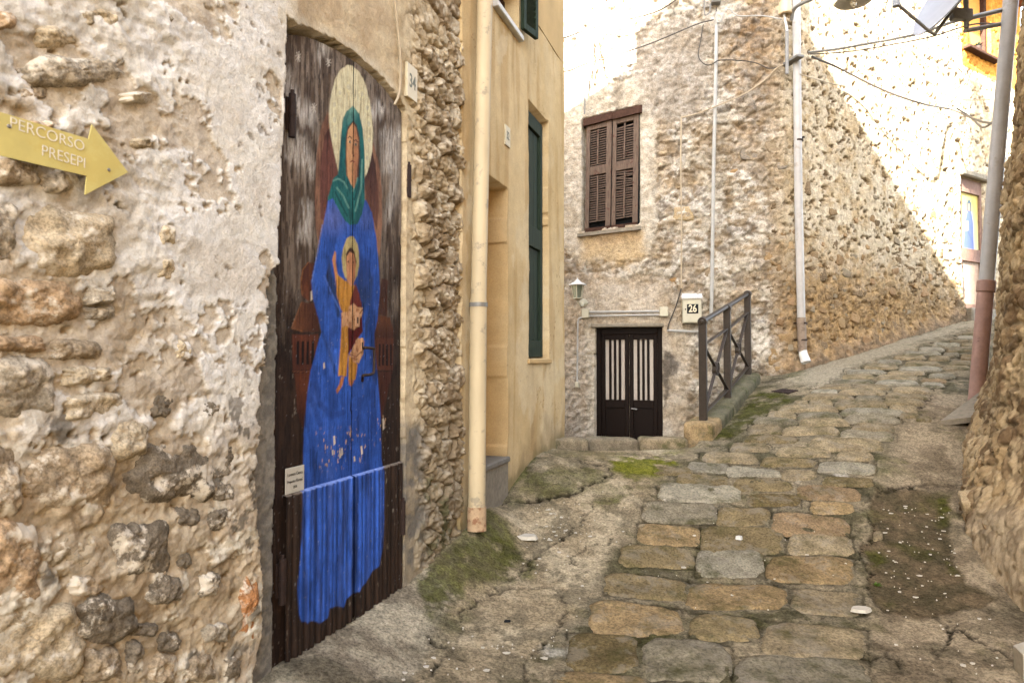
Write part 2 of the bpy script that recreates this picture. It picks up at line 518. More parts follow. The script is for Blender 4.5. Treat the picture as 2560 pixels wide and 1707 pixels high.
MAT['leaf'] = mat_plain('leaf', S(92, 120, 40), 0.6, 0.0, 40, 0.7, 1.2, 0.1)
MAT['succulent'] = mat_plain('dark_succulent', S(46, 56, 40), 0.6, 0.0, 40, 0.6, 1.3, 0.1)
MAT['pot'] = mat_plain('pot', S(58, 40, 32), 0.7)
MAT['glass'] = mat_plain('lantern_glass', S(120, 124, 104), 0.12, 0.0, 20, 0.8, 1.1, 0.02, spec=0.6)
MAT['lampglass'] = mat_plain('bulb_glass', S(224, 214, 190), 0.2, 0.0, 20, 0.9, 1.05)

# ================================================================== plan of the place
PHI = math.radians(19.3)
TL = np.array([math.sin(PHI), math.cos(PHI)]); NL = np.array([math.cos(PHI), -math.sin(PHI)])
OL = -1.6 * NL
LEFT = Path([OL + TL * -9.0, OL + TL * 5.85])           # mural house and ochre house: u = s + 9
U0 = 9.0
HOUSE26 = Path([(-1.3, 9.37), (3.05, 8.15), (3.75, 8.42), (12.0, 13.65)], rounds=2)
RIGHT = Path([(6.2, 6.0), (4.72, 6.72), (3.10, 4.66), (2.66, 3.5), (2.0, 1.2), (1.2, -6.0)], rounds=1)

# ------------------------------------------------------------------ the lie of the ground
_cp = []
for (px, py, d) in [(690, 1690, 2.46), (1000, 1492, 3.3), (1205, 1302, 4.32), (1280, 1190, 4.86), (1340, 1128, 5.4), (1395, 1110, 6.0),
                    (1720, 1122, 5.9), (1830, 1030, 6.95), (1905, 950, 8.0), (2010, 925, 8.35), (2420, 800, 10.5), (2415, 1255, 4.6),
                    (2440, 1015, 6.15), (2560, 1500, 3.5), (1800, 1400, 4.05), (1280, 1700, 2.75), (1800, 1700, 2.75), (2100, 1000, 6.4),
                    (2300, 880, 8.6), (1600, 1200, 5.0), (1950, 1200, 5.0), (2560, 1720, 2.75)]:
    p = at(px, py, d); _cp.append((p.x, p.y, p.z))
_cp += [(0, 0, -0.12), (1.5, 0, -0.12), (-1, 0, -0.12), (0, -6, -0.75), (3, -6, -0.75), (-3, -6, -0.75), (11.5, 13.2, 2.45), (9.5, 11.0, 2.0), (-3, 9, 0.9), (12, 8, 2.0)]
_cp = np.array(_cp)
def _tp(r2):
    return np.where(r2 > 1e-12, 0.5 * r2 * np.log(r2 + 1e-12), 0)
_n = len(_cp)
_K = _tp(((_cp[:, None, :2] - _cp[None, :, :2]) ** 2).sum(-1)) + np.eye(_n) * 0.06
_A = np.zeros((_n + 3, _n + 3)); _A[:_n, :_n] = _K; _A[:_n, _n] = 1; _A[:_n, _n + 1:] = _cp[:, :2]; _A[_n:, :_n] = _A[:_n, _n:].T
_w = np.linalg.solve(_A, np.concatenate([_cp[:, 2], [0, 0, 0]]))
def G(x, y):
    x = np.asarray(x, float); y = np.asarray(y, float)
    xc = np.clip(x, -6, 14); yc = np.clip(y, -10, 16)
    z = _w[_n] + _w[_n + 1] * xc + _w[_n + 2] * yc
    for i in range(_n):
        z = z + _w[i] * _tp((xc - _cp[i, 0]) ** 2 + (yc - _cp[i, 1]) ** 2)
    return z
_ds = np.concatenate([np.arange(1.2, 6, 0.02), np.arange(6, 15, 0.04)])
def on_ground(px, py):
    r = ray(px, py)
    X = r[0] / r[1] * _ds; Zr = CZ + r[2] / r[1] * _ds
    g = G(X, _ds)
    below = np.nonzero(Zr < g)[0]
    i = below[0] if len(below) else len(_ds) - 1
    i = max(i, 1)
    f0 = Zr[i - 1] - g[i - 1]; f1 = Zr[i] - g[i]
    k = f0 / (f0 - f1) if f0 != f1 else 0
    d = _ds[i - 1] + (_ds[i] - _ds[i - 1]) * k
    x = r[0] / r[1] * d
    return np.array([x, d])

# sunken yard in front of house 26, behind the kerb and the railing (plan polygon)
KA = on_ground(1340, 1116); KB = on_ground(1735, 1116); KC = on_ground(1885, 953)
_ku = (KB - KA) / np.hypot(*(KB - KA))
YARD = [tuple(KA - _ku * 0.9), tuple(KA), tuple(KB), tuple(KC), (3.3, 8.6), (-1.3, 9.6), (-2.4, 7.2)]
YARD_Z = -0.14

# photo outlines of patches of the pavement, carried onto the ground
Z_LEFT = [(560, 1760), (1180, 1760), (1330, 1640), (1440, 1530), (1520, 1400), (1560, 1300), (1640, 1200), (1700, 1140), (1740, 1110), (1300, 1090), (1100, 1260), (980, 1480), (690, 1680)]
Z_APRON = [(600, 1760), (1010, 1760), (1060, 1640), (1105, 1560), (1150, 1500), (1040, 1440), (1110, 1360), (1150, 1300), (1180, 1240), (1100, 1240), (980, 1460), (680, 1640)]
Z_WET = [(2185, 1225), (2170, 1260), (2185, 1320), (2150, 1370), (2165, 1400), (2180, 1440), (2165, 1460), (2200, 1520), (2290, 1545), (2420, 1530), (2500, 1500), (2420, 1460), (2375, 1370), (2370, 1240), (2300, 1220)]
Z_WALLFOOT = [(1950, 955), (2060, 975), (2110, 935), (2160, 910), (2250, 880), (2330, 850), (2440, 820), (2440, 800), (2380, 810), (2200, 865), (2080, 900), (2000, 925)]  # pale raised strip along the foot of the street wall
MOSS = [([(1200, 1300), (1180, 1340), (1120, 1420), (1050, 1470), (1040, 1530), (1080, 1560), (1140, 1530), (1170, 1480), (1330, 1450), (1350, 1400), (1290, 1380), (1280, 1340), (1220, 1310)], 0.75),
        ([(1530, 1150), (1600, 1138), (1700, 1130), (1690, 1165), (1640, 1190), (1560, 1195), (1525, 1180)], 1.0),
        ([(1215, 1290), (1230, 1240), (1290, 1175), (1340, 1130), (1350, 1140), (1300, 1200), (1250, 1260), (1230, 1290)], 0.85),
        ([(1280, 1230), (1330, 1170), (1480, 1165), (1540, 1190), (1480, 1230), (1380, 1250)], 0.6),
        ([(1460, 1260), (1560, 1230), (1580, 1180), (1620, 1180), (1560, 1260), (1490, 1270)], 0.7),
        ([(1760, 1120), (1790, 1070), (1850, 1020), (1890, 975), (1960, 985), (2000, 1000), (1930, 1035), (1860, 1075), (1810, 1110)], 0.8),
        ([(1560, 1210), (1640, 1200), (1720, 1190), (1700, 1205), (1640, 1215), (1560, 1250)], 0.5),
        ([(2345, 1230), (2380, 1235), (2370, 1300), (2340, 1320), (2335, 1270)], 0.75),
        ([(2160, 1370), (2200, 1370), (2215, 1400), (2190, 1420), (2165, 1400)], 0.7),
        ([(2370, 1390), (2400, 1430), (2430, 1460), (2390, 1470), (2360, 1430)], 0.6),
        ([(2180, 1150), (2300, 1130), (2260, 1190), (2190, 1195)], 0.4),
        ([(1340, 1120), (1560, 1125), (1720, 1122), (1700, 1140), (1520, 1150), (1380, 1150)], 0.5),
        ([(1560, 1330), (1760, 1330), (1980, 1390), (1960, 1420), (1700, 1440), (1540, 1430)], 0.35),
        ([(1250, 1140), (1345, 1118), (1340, 1130), (1290, 1170), (1240, 1160)], 0.5),
        ([(1970, 940), (1990, 930), (2010, 930), (2000, 945)], 0.8)]
CRACKS = [[(1010, 1760), (1070, 1690), (1120, 1640), (1145, 1590), (1160, 1530), (1225, 1480), (1280, 1465), (1370, 1468), (1400, 1480)],
          [(1055, 1597), (1100, 1610), (1140, 1612)],
          [(1240, 1265), (1330, 1250), (1420, 1240), (1480, 1210), (1530, 1185), (1510, 1165), (1450, 1150)],
          [(1280, 1450), (1330, 1410), (1350, 1380), (1420, 1345), (1450, 1310), (1480, 1260)],
          [(1430, 1410), (1460, 1370), (1530, 1352)],
          [(2200, 1220), (2165, 1260), (2180, 1310), (2190, 1340), (2150, 1365), (2165, 1420), (2190, 1440), (2165, 1455), (2170, 1490), (2210, 1520), (2260, 1530), (2330, 1535), (2400, 1580), (2460, 1610), (2560, 1660)],
          [(2155, 1585), (2200, 1610), (2215, 1640), (2260, 1660)],
          [(2380, 1555), (2375, 1600), (2330, 1620), (2345, 1670), (2390, 1720)],
          [(2165, 1640), (2215, 1640), (2260, 1650), (2245, 1665)],
          [(2200, 1225), (2300, 1215), (2400, 1215), (2420, 1200)],
          [(1400, 1480), (1420, 1520), (1400, 1560), (1330, 1640), (1300, 1707)]]

COBBLES = """1555 1733 1369 1413 6 o|1745 1907 1374 1432 12 w|1515 1717 1436 1484 18 o|1722 1967 1458 1512 16 t|1984 2155 1476 1528 10 b
1476 1702 1505 1576 22 t|1730 1892 1537 1594 16 o|1910 2165 1562 1632 16 b|1421 1592 1588 1664 8 m|1607 1825 1602 1686 18 g|1838 2170 1646 1745 8 g
1384 1625 1678 1765 15 t|1921 2132 1396 1450 6 t|1973 2131 1341 1383 3 b|1755 1958 1317 1375 12 o|1598 1749 1311 1357 8 t|1612 1791 1256 1297 6 g
1795 1922 1268 1308 8 o|1933 2122 1286 1330 12 r|1648 1848 1207 1245 10 w|1871 1999 1237 1262 6 m|2029 2131 1254 1280 5 t|1694 1820 1185 1208 8 o
1836 1981 1199 1224 8 o|1996 2149 1216 1244 10 r|1722 1823 1158 1177 6 w|1818 1948 1168 1188 8 w|1958 2040 1176 1198 6 b|2049 2186 1158 1182 6 w
1755 1897 1133 1157 5 b|1902 2040 1145 1165 7 o|2092 2184 1131 1151 3 b|1825 1925 1109 1130 3 b|1940 2077 1119 1140 4 b|1861 1994 1090 1107 2 o
2024 2213 1095 1126 6 b|1874 1958 1064 1084 1 b|1955 2098 1069 1088 2 b|2100 2238 1079 1099 4 g|1884 1996 1048 1060 1 g|1997 2125 1049 1066 3 b
2130 2238 1062 1078 3 b|1994 2104 1034 1047 1 g|1920 1990 1031 1046 1 b|2107 2250 1043 1059 3 g|1947 2097 1016 1030 2 b|2101 2267 1024 1040 4 w
1984 2021 1003 1013 1 b|2023 2082 1003 1013 1 b|2087 2218 1005 1021 3 b|2223 2295 1016 1030 3 b|2008 2134 987 999 1 b|2138 2203 992 1004 1 g
2207 2309 1001 1014 2 b|2211 2322 986 998 2 b|2028 2095 975 985 1 w|2097 2213 976 989 2 b|2045 2132 963 973 1 b|2134 2230 965 976 2 b
2235 2329 969 983 2 b|2080 2184 949 960 1 g|2188 2297 952 964 2 w|2302 2361 958 968 1 w|2303 2368 948 956 1 r|2105 2186 937 946 1 b
2191 2292 939 950 2 b|2322 2388 937 945 1 w|2114 2216 925 934 1 w|2220 2314 927 937 2 b|2159 2245 911 921 1 b|2248 2356 917 928 1 w
2362 2426 915 927 1 b|2193 2256 900 909 1 w|2262 2351 904 914 1 b|2233 2316 889 898 1 b|2320 2375 891 901 1 b|2373 2431 903 913 1 b
2255 2352 879 887 0 w|2358 2398 883 892 0 g|2402 2436 889 900 0 t|2295 2361 869 877 0 w|2366 2436 870 880 0 b|2330 2400 859 867 0 w
2404 2440 861 869 0 b|2373 2423 850 857 0 b|2425 2450 852 859 0 b|2392 2440 841 848 0 w|2404 2450 832 839 0 b|2418 2452 824 830 0 b
2290 2330 1042 1052 1 b|2250 2300 1034 1044 1 b|2060 2180 1196 1214 4 o|1640 1730 1168 1184 3 o|2186 2204 1330 1345 1 b"""
# ------------------------------------------------------------------ street surface
def build_street():
    ys = [1.25]
    while ys[-1] < 14.0: ys.append(ys[-1] + max(0.0085, 0.0032 * ys[-1]))
    ys = np.array([-60, -30, -14, -8, -5, -3, -1.5, -0.5, 0.2, 0.7, 1.0] + ys + [15, 18, 25, 40, 80])
    xs = np.concatenate([[-60, -30, -15, -8, -5, -3.5, -2.6, -2.1], np.arange(-1.75, 4.6, 0.0125), np.arange(4.6, 9.0, 0.03), [9.5, 10.5, 12, 15, 20, 35, 70]])
    X, Y = np.meshgrid(xs, ys)
    z0 = G(X, Y)
    P0 = np.stack([X, Y, z0], -1)
    px, py = proj(P0)
    n1 = fbm(X * 2.2, Y * 2.2, 3); n2 = fbm(X * 9, Y * 9, 5); n3 = fbm(X * 30, Y * 30, 7, 3)
    z = z0 + n1 * 0.018 + n2 * 0.007 + n3 * 0.003
    wpx = px + n2 * 14 + n3 * 6; wpy = py + fbm(X * 9, Y * 9, 29) * 9
    # apron of cement rising to the left wall, fillet at the other walls
    s = (X - OL[0]) * TL[0] + (Y - OL[1]) * TL[1]
    dl = (X - OL[0]) * NL[0] + (Y - OL[1]) * NL[1]
    z = z + 0.07 * (1 - sstep(0.05, 0.42, dl)) * sstep(2.9, 3.4, s) * (1 - sstep(3.9, 4.2, s))
    z = z + 0.05 * (1 - sstep(0.05, 0.35, dl)) * (1 - sstep(3.9, 4.5, s))
    col = np.empty(X.shape + (3,))
    mort = lerp(S(140, 130, 110), S(162, 148, 124), sstep(-0.25, 0.25, fbm(X * 5, Y * 5, 43, 6, 0.6)))
    mort = lerp(mort, S(92, 88, 64), sstep(0.0, 0.25, fbm(X * 5, Y * 6, 41, 6, 0.62)) * 0.75)
    col[:] = mort
    lf = soft(wpx, wpy, Z_LEFT, 22)
    cem = lerp(S(206, 190, 162), S(174, 157, 130), sstep(-0.25, 0.25, fbm(X * 3.1, Y * 3.1, 51, 6, 0.6)))
    cem = lerp(cem, S(128, 118, 98), sstep(0.10, 0.24, fbm(X * 6, Y * 6, 57, 6, 0.62)) * 0.65)
    col = lerp(col, cem, lf)
    ap = soft(wpx, wpy, Z_APRON, 16)
    col = lerp(col, lerp(S(192, 180, 158), S(146, 134, 116), sstep(-0.25, 0.25, fbm(X * 4, Y * 4, 61, 6, 0.6))), ap)
    # right-hand cement
    rg = sstep(2180, 2260, wpx + (wpy - 1250) * 0.12) * (py > 985) * (py < 1800)
    col = lerp(col, lerp(S(174, 158, 134), S(134, 120, 100), sstep(-0.25, 0.3, fbm(X * 4, Y * 4, 63, 6, 0.6))), np.clip(rg, 0, 1))
    wet = soft(wpx, wpy, Z_WET, 7)
    col = lerp(col, lerp(S(122, 106, 84), S(98, 88, 68), sstep(-0.3, 0.3, fbm(X * 8, Y * 8, 65, 6, 0.6))), wet)
    z = z - wet * 0.006
    sw = soft(wpx, wpy, Z_WALLFOOT, 12)
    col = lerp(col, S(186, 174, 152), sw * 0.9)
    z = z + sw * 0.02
    # dark damp dirt, white lime spills
    col = lerp(col, S(70, 66, 50), sstep(0.22, 0.5, fbm(X * 3.3, Y * 3.3, 71)) * 0.5 * (1 - sw))
    spill = sstep(0.25, 0.5, fbm(X * 6, Y * 6, 77)) * (soft(wpx, wpy, [(1330, 1640), (1440, 1530), (1480, 1560), (1400, 1650), (1340, 1720), (1290, 1720)], 20) + soft(wpx, wpy, [(1950, 1180), (2190, 1175), (2160, 1215), (1960, 1205)], 14) + soft(wpx, wpy, [(1920, 1262), (2140, 1285), (2140, 1320), (1960, 1295)], 12) + soft(wpx, wpy, [(1740, 1410), (1920, 1420), (1910, 1450), (1760, 1440)], 12))
    col = lerp(col, S(206, 200, 188), np.clip(spill, 0, 1) * 0.8)
    # moss
    mm = np.zeros(X.shape)
    mn = fbm(X * 14, Y * 14, 81, 5)
    for poly, a in MOSS:
        mm = np.maximum(mm, soft(wpx, wpy, poly, 16) * a)
    mm = np.clip(mm * 1.15, 0, 1) * sstep(-0.30, -0.02, fbm(X * 5, Y * 5, 83, 7, 0.66) + (mm - 0.55) * 0.5) * 0.9
    mm = np.maximum(mm, sstep(0.28, 0.55, fbm(X * 4.2, Y * 4.2, 85)) * 0.35 * (py > 1000))
    moss = lerp(S(64, 66, 26), S(88, 92, 32), sstep(-0.4, 0.4, fbm(X * 30, Y * 30, 87)))
    bright = soft(wpx, wpy, MOSS[1][0], 12)
    moss = lerp(moss, lerp(S(108, 112, 22), S(136, 138, 36), sstep(-0.3, 0.3, fbm(X * 30, Y * 30, 88))), bright * 0.85)
    col = lerp(col, moss, mm)
    z = z + mm * 0.002 * (1 + fbm(X * 60, Y * 60, 89, 2))
    # cracks
    cr = np.full(X.shape, 1e9)
    view = (px > 900) & (px < 2700) & (py > 1080) & (py < 1800)
    vx = px[view] + fbm(X[view] * 16, Y[view] * 16, 91, 6, 0.6) * 26; vy = py[view] + fbm(X[view] * 16, Y[view] * 16, 93, 6, 0.6) * 14
    dmin = np.full(vx.shape, 1e9)
    for c in CRACKS: dmin = np.minimum(dmin, dseg(vx, vy * 1.0, c))
    cr[view] = dmin
    ck = (1 - sstep(1.0, 5.0, cr)) * np.clip(0.75 + 0.8 * fbm(X * 5, Y * 5, 97), 0.25, 1)
    z = z - ck * 0.013
    col = lerp(col, S(40, 35, 26), ck * 0.95)
    # joints round the cobbles
    for st in COBBLES.replace('\n', '|').split('|'):
        xl, xr, yt, yb, t, c_ = st.split()
        xl, xr, yt, yb, t = map(float, (xl, xr, yt, yb, t))
        m = (px > xl - 12) & (px < xr + 12) & (py > yt - 10) & (py < yb + 14)
        if not m.any(): continue
        wj = min(max((yb - yt) * 0.075, 1.2), 3.6)
        sd = sdpoly(px[m] + n2[m] * 5, (py[m] + n3[m] * 3), [(xl - 5, yb + (yb - yt) * 0.1), (xr + 5, yb + t * 0.5 + (yb - yt) * 0.1), (xr + 3, yt + t - (yb - yt) * 0.1), (xl - 3, yt - (yb - yt) * 0.1)])
        jn = (1 - sstep(wj * 0.5, wj * 1.6, np.abs(sd - wj * 0.3))) * np.clip(0.55 + 1.4 * fbm(X[m] * 7, Y[m] * 7, 95), 0.1, 1)
        col[m] = lerp(col[m], S(50, 45, 30), jn * (0.7 if yt > 1150 else 0.9))
        z[m] -= jn * 0.008
    col = col * np.array([1.0, 0.965, 0.88])
    # sunken yard
    yd = inpoly(X, Y, YARD)
    z = np.where(yd, YARD_Z + n2 * 0.01, z)
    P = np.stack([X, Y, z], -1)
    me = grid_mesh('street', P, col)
    o = link('street', me, None, MAT['ground'])
    struct(o, 'old sloping lane of cobble rows, cracked cement and moss')
    return o
street = build_street()
def gz(x, y):
    """height of the built street surface"""
    X = np.array([[x]]); Y = np.array([[y]])
    return float(G(x, y) + fbm(X * 2.2, Y * 2.2, 3)[0, 0] * 0.018 + fbm(X * 9, Y * 9, 5)[0, 0] * 0.007)

# ------------------------------------------------------------------ stones with a rounded, uneven face
def polar_stone(name, surf, corners, rim, top, parent, mat, color, seed, n=4.5, rings=7, segs=28, amp=0.006, edge=3.0, wob=0.06, freq=16, owf=1.6, rr_asp=None, rr_rad=0.5):
    """a stone over a quad of surface coordinates; surf(a, b, h) gives points"""
    th = np.linspace(0, 2 * math.pi, segs, endpoint=False)
    rr = np.concatenate([[0.0], np.linspace(0.08, 1.0, rings + 3) ** 0.85, [1.02]])
    Rr, T = np.meshgrid(rr, th, indexing='ij')
    c = np.cos(T); s = np.sin(T)
    ol = (np.abs(c) ** n + np.abs(s) ** n) ** (-1.0 / n)
    if rr_asp:
        # outline of a rectangle with rounded corners, points evenly along it
        a_, r_c = rr_asp, rr_rad
        per = []
        for (cx_, cy_, t0) in ((a_ - r_c, 1 - r_c, 0), (-a_ + r_c, 1 - r_c, 1), (-a_ + r_c, -1 + r_c, 2), (a_ - r_c, -1 + r_c, 3)):
            for q_ in np.linspace(0, 1, 7): per.append((cx_ + r_c * math.cos((t0 + q_) * math.pi / 2), cy_ + r_c * math.sin((t0 + q_) * math.pi / 2)))
        per = np.array(per + per[:1]); dl_ = np.concatenate([[0], np.cumsum(np.hypot(*(per[1:] - per[:-1]).T))])
        tt = np.linspace(0, dl_[-1], segs, endpoint=False)
        ox = np.interp(tt, dl_, per[:, 0]) / a_; oy = np.interp(tt, dl_, per[:, 1])
        c = np.broadcast_to(ox, Rr.shape); s = np.broadcast_to(oy, Rr.shape); ol = np.ones(Rr.shape)
    ol = ol * (1 + wob * fbm(np.cos(T) * owf + seed * 3.3, np.sin(T) * owf + seed * 1.7, 100 + seed % 50))
    x = Rr * ol * c; y = Rr * ol * s
    q = [np.array(k, float) for k in corners]          # BL, BR, TR, TL
    a = (x + 1) / 2; b = (y + 1) / 2
    W = lambda i: (q[0][i] * (1 - a) * (1 - b) + q[1][i] * a * (1 - b) + q[2][i] * a * b + q[3][i] * (1 - a) * b)
    A, B = W(0), W(1)
    prof = 1 - np.clip(Rr, 0, 1) ** (edge * 2)
    h = rim + (top - rim) * prof
    h = h + amp * fbm(A * freq + seed, B * freq, 200 + seed % 97) * (0.4 + prof) + amp * 0.5 * fbm(A * freq * 3.3, B * freq * 3.3 + seed, 300 + seed % 97, 3)
    h[-1] = rim - 0.03
    P = surf(A, B, h)
    P = np.concatenate([P, P[:, :1]], 1)
    me = grid_mesh(name, P, None, True)
    o = link(name, me, parent, mat)
    o.color = (float(color[0]), float(color[1]), float(color[2]), 1)
    return o

CCOL = {'o': S(142, 122, 88), 't': S(176, 144, 104), 'b': S(172, 152, 124), 'w': S(186, 178, 162), 'g': S(150, 142, 128), 'm': S(120, 100, 62), 'r': S(164, 132, 102)}
def build_cobbles():
    gs = lambda a, b, h: np.stack([a, b, G(a, b) + fbm(a * 2.2, b * 2.2, 3) * 0.018 + h], -1)
    k = 0
    for row in COBBLES.split('\n'):
        for st in row.split('|'):
            xl, xr, yt, yb, t, c = st.split()
            xl, xr, yt, yb, t = map(float, (xl, xr, yt, yb, t))
            e = (xr - xl) * 0.03
            g2 = (0.11 if yt > 1150 else 0.03) * (yb - yt); ew = 3 if yt > 1150 else 0
            q = [on_ground(xl - e - ew, yb + 0.5 + g2), on_ground(xr + e * 0.4 + ew, yb + t * 0.5 + g2), on_ground(xr - e + ew, yt + t - g2), on_ground(xl + e - ew, yt - g2)]
            near = yt > 1150
            cc = np.array([0.95, 0.965, 0.91]) * (CCOL[c] * 0.60 + S(158, 138, 106) * 0.40) * (0.66 + 0.24 * _hash(np.array(k), np.array(3), 1))
            polar_stone('cobble', gs, q, 0.000, 0.007 if near else 0.019, street, MAT['cobble'], cc, k, n=4.6 if near else 5.5,
                        rings=9 if near else 5, segs=56 if near else 32, amp=0.005, edge=7.0, wob=0.09, freq=9, owf=3.0,
                        rr_asp=min(4.5, max(1.2, np.hypot(*(q[1] - q[0])) / np.hypot(*(q[3] - q[0])))), rr_rad=0.55)
            k += 1
build_cobbles()

# ================================================================== walls as relief surfaces
FACE = {}
def face_at(path, u, z):
    us_, zs_, h_, px_, py_ = FACE[id(path)]
    i = min(int(np.searchsorted(us_, u)), len(us_) - 1); j = min(int(np.searchsorted(zs_, z)), len(zs_) - 1)
    return float(h_[j, i]), float(px_[j, i]), float(py_[j, i])
def relief(name, path, us, zs, hfun, cfun, parent, mat, h0=0.0):
    U, Z = np.meshgrid(np.asarray(us), np.asarray(zs))
    px, py = proj(path.pts(U, Z, h0))
    h = hfun(U, Z, px, py)
    col = cfun(U, Z, px, py, h)
    P = path.pts(U, Z, h)
    me = grid_mesh(name, P, col)
    FACE[id(path)] = (np.asarray(us), np.asarray(zs), h, px, py)
    return link(name, me, parent, mat)
def blend_noise(U, Z, f, seed, a=-0.35, b=0.35):
    return sstep(a, b, fbm(U * f, Z * f, seed))

# shared lumps for scattered stones
import bmesh
def make_lumps(n=10):
    out = []
    for k in range(n):
        bm = bmesh.new()
        bmesh.ops.create_icosphere(bm, subdivisions=3, radius=1.0)
        r = random.Random(k * 7 + 1)
        for v in bm.verts:
            p = v.co.copy()
            e = 0.48
            q = Vector([math.copysign(abs(c) ** e, c) for c in p])
            nn = float(fbm(np.array(q.x * 1.3 + k * 5.1), np.array(q.y * 1.3 + q.z * 0.7), 400 + k, 3))
            nf = float(fbm(np.array(q.x * 4.3 + k * 2.1), np.array(q.y * 4.3 + q.z * 3.7), 450 + k, 3))
            q *= 0.86 + 0.30 * nn + 0.10 * nf
            if q.z > 0.55: q.z = 0.55 + (q.z - 0.55) * 0.35
            v.co = q
        me = bpy.data.meshes.new('stone_lump')
        bm.to_mesh(me); bm.free()
        me.polygons.foreach_set('use_smooth', np.ones(len(me.polygons), bool))
        me.update()
        out.append(me)
    return out
LUMPS = make_lumps()
def scatter_stones(path, spots, parent, mat, palette, seed=0):
    """spots: (u, z, width, height, h of wall face, proud)"""
    r = random.Random(seed)
    for (u, z, w, hh, h, proud) in spots:
        me = r.choice(LUMPS)
        if len(me.materials) == 0: me.materials.append(mat)
        o = bpy.data.objects.new('stone', me)
        COL.objects.link(o); o.parent = parent
        t = min(w, hh) * 0.45
        M = path.fr(u, z, h + proud - t * 0.62)
        o.matrix_world = M @ Matrix.Rotation(r.uniform(-0.3, 0.3) + r.choice((0, math.pi)), 4, 'Z') @ Matrix.Rotation(r.uniform(-0.25, 0.25), 4, 'X') @ Matrix.Diagonal((w / 2, hh / 2, t, 1))
        o.material_slots[0].link = 'OBJECT'; o.material_slots[0].material = mat
        c = r.choice(palette) * r.uniform(0.8, 1.2)
        o.color = (float(c[0]), float(c[1]), float(c[2]), 1)
def throw(n, u0, u1, z0, z1, wmin, wmax, asp, seed, keep=None, gap=0.9):
    r = random.Random(seed); out = []
    tries = 0
    while len(out) < n and tries < n * 60:
        tries += 1
        u = r.uniform(u0, u1); z = r.uniform(z0, z1)
        if keep is not None and not keep(u, z, r): continue
        w = wmin + (wmax - wmin) * r.random() ** 1.7
        hh = w * r.uniform(*asp)
        if all(((u - a[0]) / (w + a[2])) ** 2 + ((z - a[1]) / (hh + a[3])) ** 2 > 0.25 * gap for a in out):
            out.append((u, z, w, hh))
    return out

# ------------------------------------------------------------------ mural house (left)
mural_house = thing('stone_house', 'weathered cream stone house on the left with the painted arched door', 'house')
ARCH = [LEFT.uv(*p) for p in [(719, 82), (755, 86), (790, 98), (838, 122), (883, 150), (920, 180), (955, 215), (985, 255), (1008, 290)]]
DU0, DU1, DZ0 = 10.965, 11.925, 0.212
_le = [LEFT.uv(x, y, h) for (x, y, h) in [(717, -200, 0.06), (720, 80, 0.06), (708, 350, 0.06), (702, 500, 0.06), (697, 640, 0.06), (693, 700, 0.016), (690, 1000, 0.016), (684, 1300, 0.016), (680, 1700, 0.016)]]
_lu = np.array([q[0] for q in _le])[::-1]; _lz = np.array([q[1] for q in _le])[::-1]
_ax = np.array([a[0] for a in ARCH]); _az = np.array([a[1] for a in ARCH])
def arch_z(u): return np.interp(u, _ax, _az)
JAMB = [(700, 640), (672, 690), (664, 800), (652, 960), (640, 1080), (634, 1200), (632, 1330), (642, 1430), (648, 1560), (625, 1720), (780, 1740), (780, 640)]
def peel_l(U, Z, px, py):
    f = fbm(U * 4.2, Z * 5.0, 551, 7, 0.6)
    return sstep(0.06, 0.085, f + 0.25 * sstep(500, 1400, py) - 0.35 * sstep(430, 640, px + (py - 600) * 0.1 * 0)) * (px < 700)
def left_h(U, Z, px, py):
    n1 = fbm(U * 4.5, Z * 6.5, 501); n2 = fbm(U * 15, Z * 17, 503); n3 = fbm(U * 48, Z * 52, 505, 4)
    rg = ridged(U * 9 + n1 * 0.4, Z * 12 + n2 * 0.3, 507)
    b = np.interp(py, [0, 600, 800, 1000, 1150, 1400], [500, 470, 470, 540, 680, 720])
    R = 1 - sstep(-110, 90, px - b)
    R = np.where(px > 720, 0, R)
    rr = sstep(1035, 1075, px + n2 * 18 - (py - 700) * 0.02) * (py > -200)
    rr = rr * (1 - 0.6 * (1 - sstep(60, 190, py)))
    low = (1 - sstep(1050, 1150, 1200 - (py - 950))) * (px < 700)
    f1, f2, cid = worley(U * 6.5 + n1 * 0.5, Z * 9.5 + n2 * 0.35, 511)
    g1, g2, gid = worley(U * 24 + n2 * 0.6, Z * 30 + n1 * 0.6, 513)
    h = 0.060 - 0.036 * sstep(11.0, 11.22, U) + (1 - R) * (n1 * 0.006 + n2 * 0.0025 + n3 * 0.0010)
    h = h + R * (n1 * 0.014 + rg * 0.004 + n2 * 0.007 + n3 * 0.0045)
    h = h + R * low * (ridged(U * 12 + n1, Z * 18, 509) * 0.006 )
    rub = 0.030 + (plate(f2 - f1) - 0.6) * 0.032 + (cid - 0.5) * 0.038 + plate(g2 - g1) * 0.006 + n2 * 0.02 + n3 * 0.009 + ridged(U * 12, Z * 18, 510) * 0.010
    h = h * (1 - rr) + rub * rr
    # pits
    pit = sstep(0.50, 0.62, fbm(U * 21, Z * 27, 521, 4)) * (0.25 + 0.75 * R) * (px < 700)
    h = h - pit * 0.015 + R * ridged(U * 17 + n2, Z * 26, 523) * 0.003
    h = h - peel_l(U, Z, px, py) * 0.007
    # cement jamb beside the door, then the door opening
    jm = inpoly(px + n2 * 14 + n3 * 8, py, JAMB)
    h = np.where(jm, 0.016 + n2 * 0.003 + n3 * 0.002, h)
    ed = n2 * 0.010 + n3 * 0.006
    op = (U > np.interp(Z, _lz, _lu) + ed * 0.6) & (U < DU1 + 0.008 + 0.005 * vnoise(Z * 3, Z * 0, 529)) & (Z < arch_z(U) + 0.012 + np.abs(ed) * 1.8) & (Z > DZ0 - 0.012)
    h = np.where(op, -0.09, h)
    # worn foot of the wall
    h = h + 0.05 * (1 - sstep(0.0, 0.35, Z - 0.05 * 0)) * rr
    return h
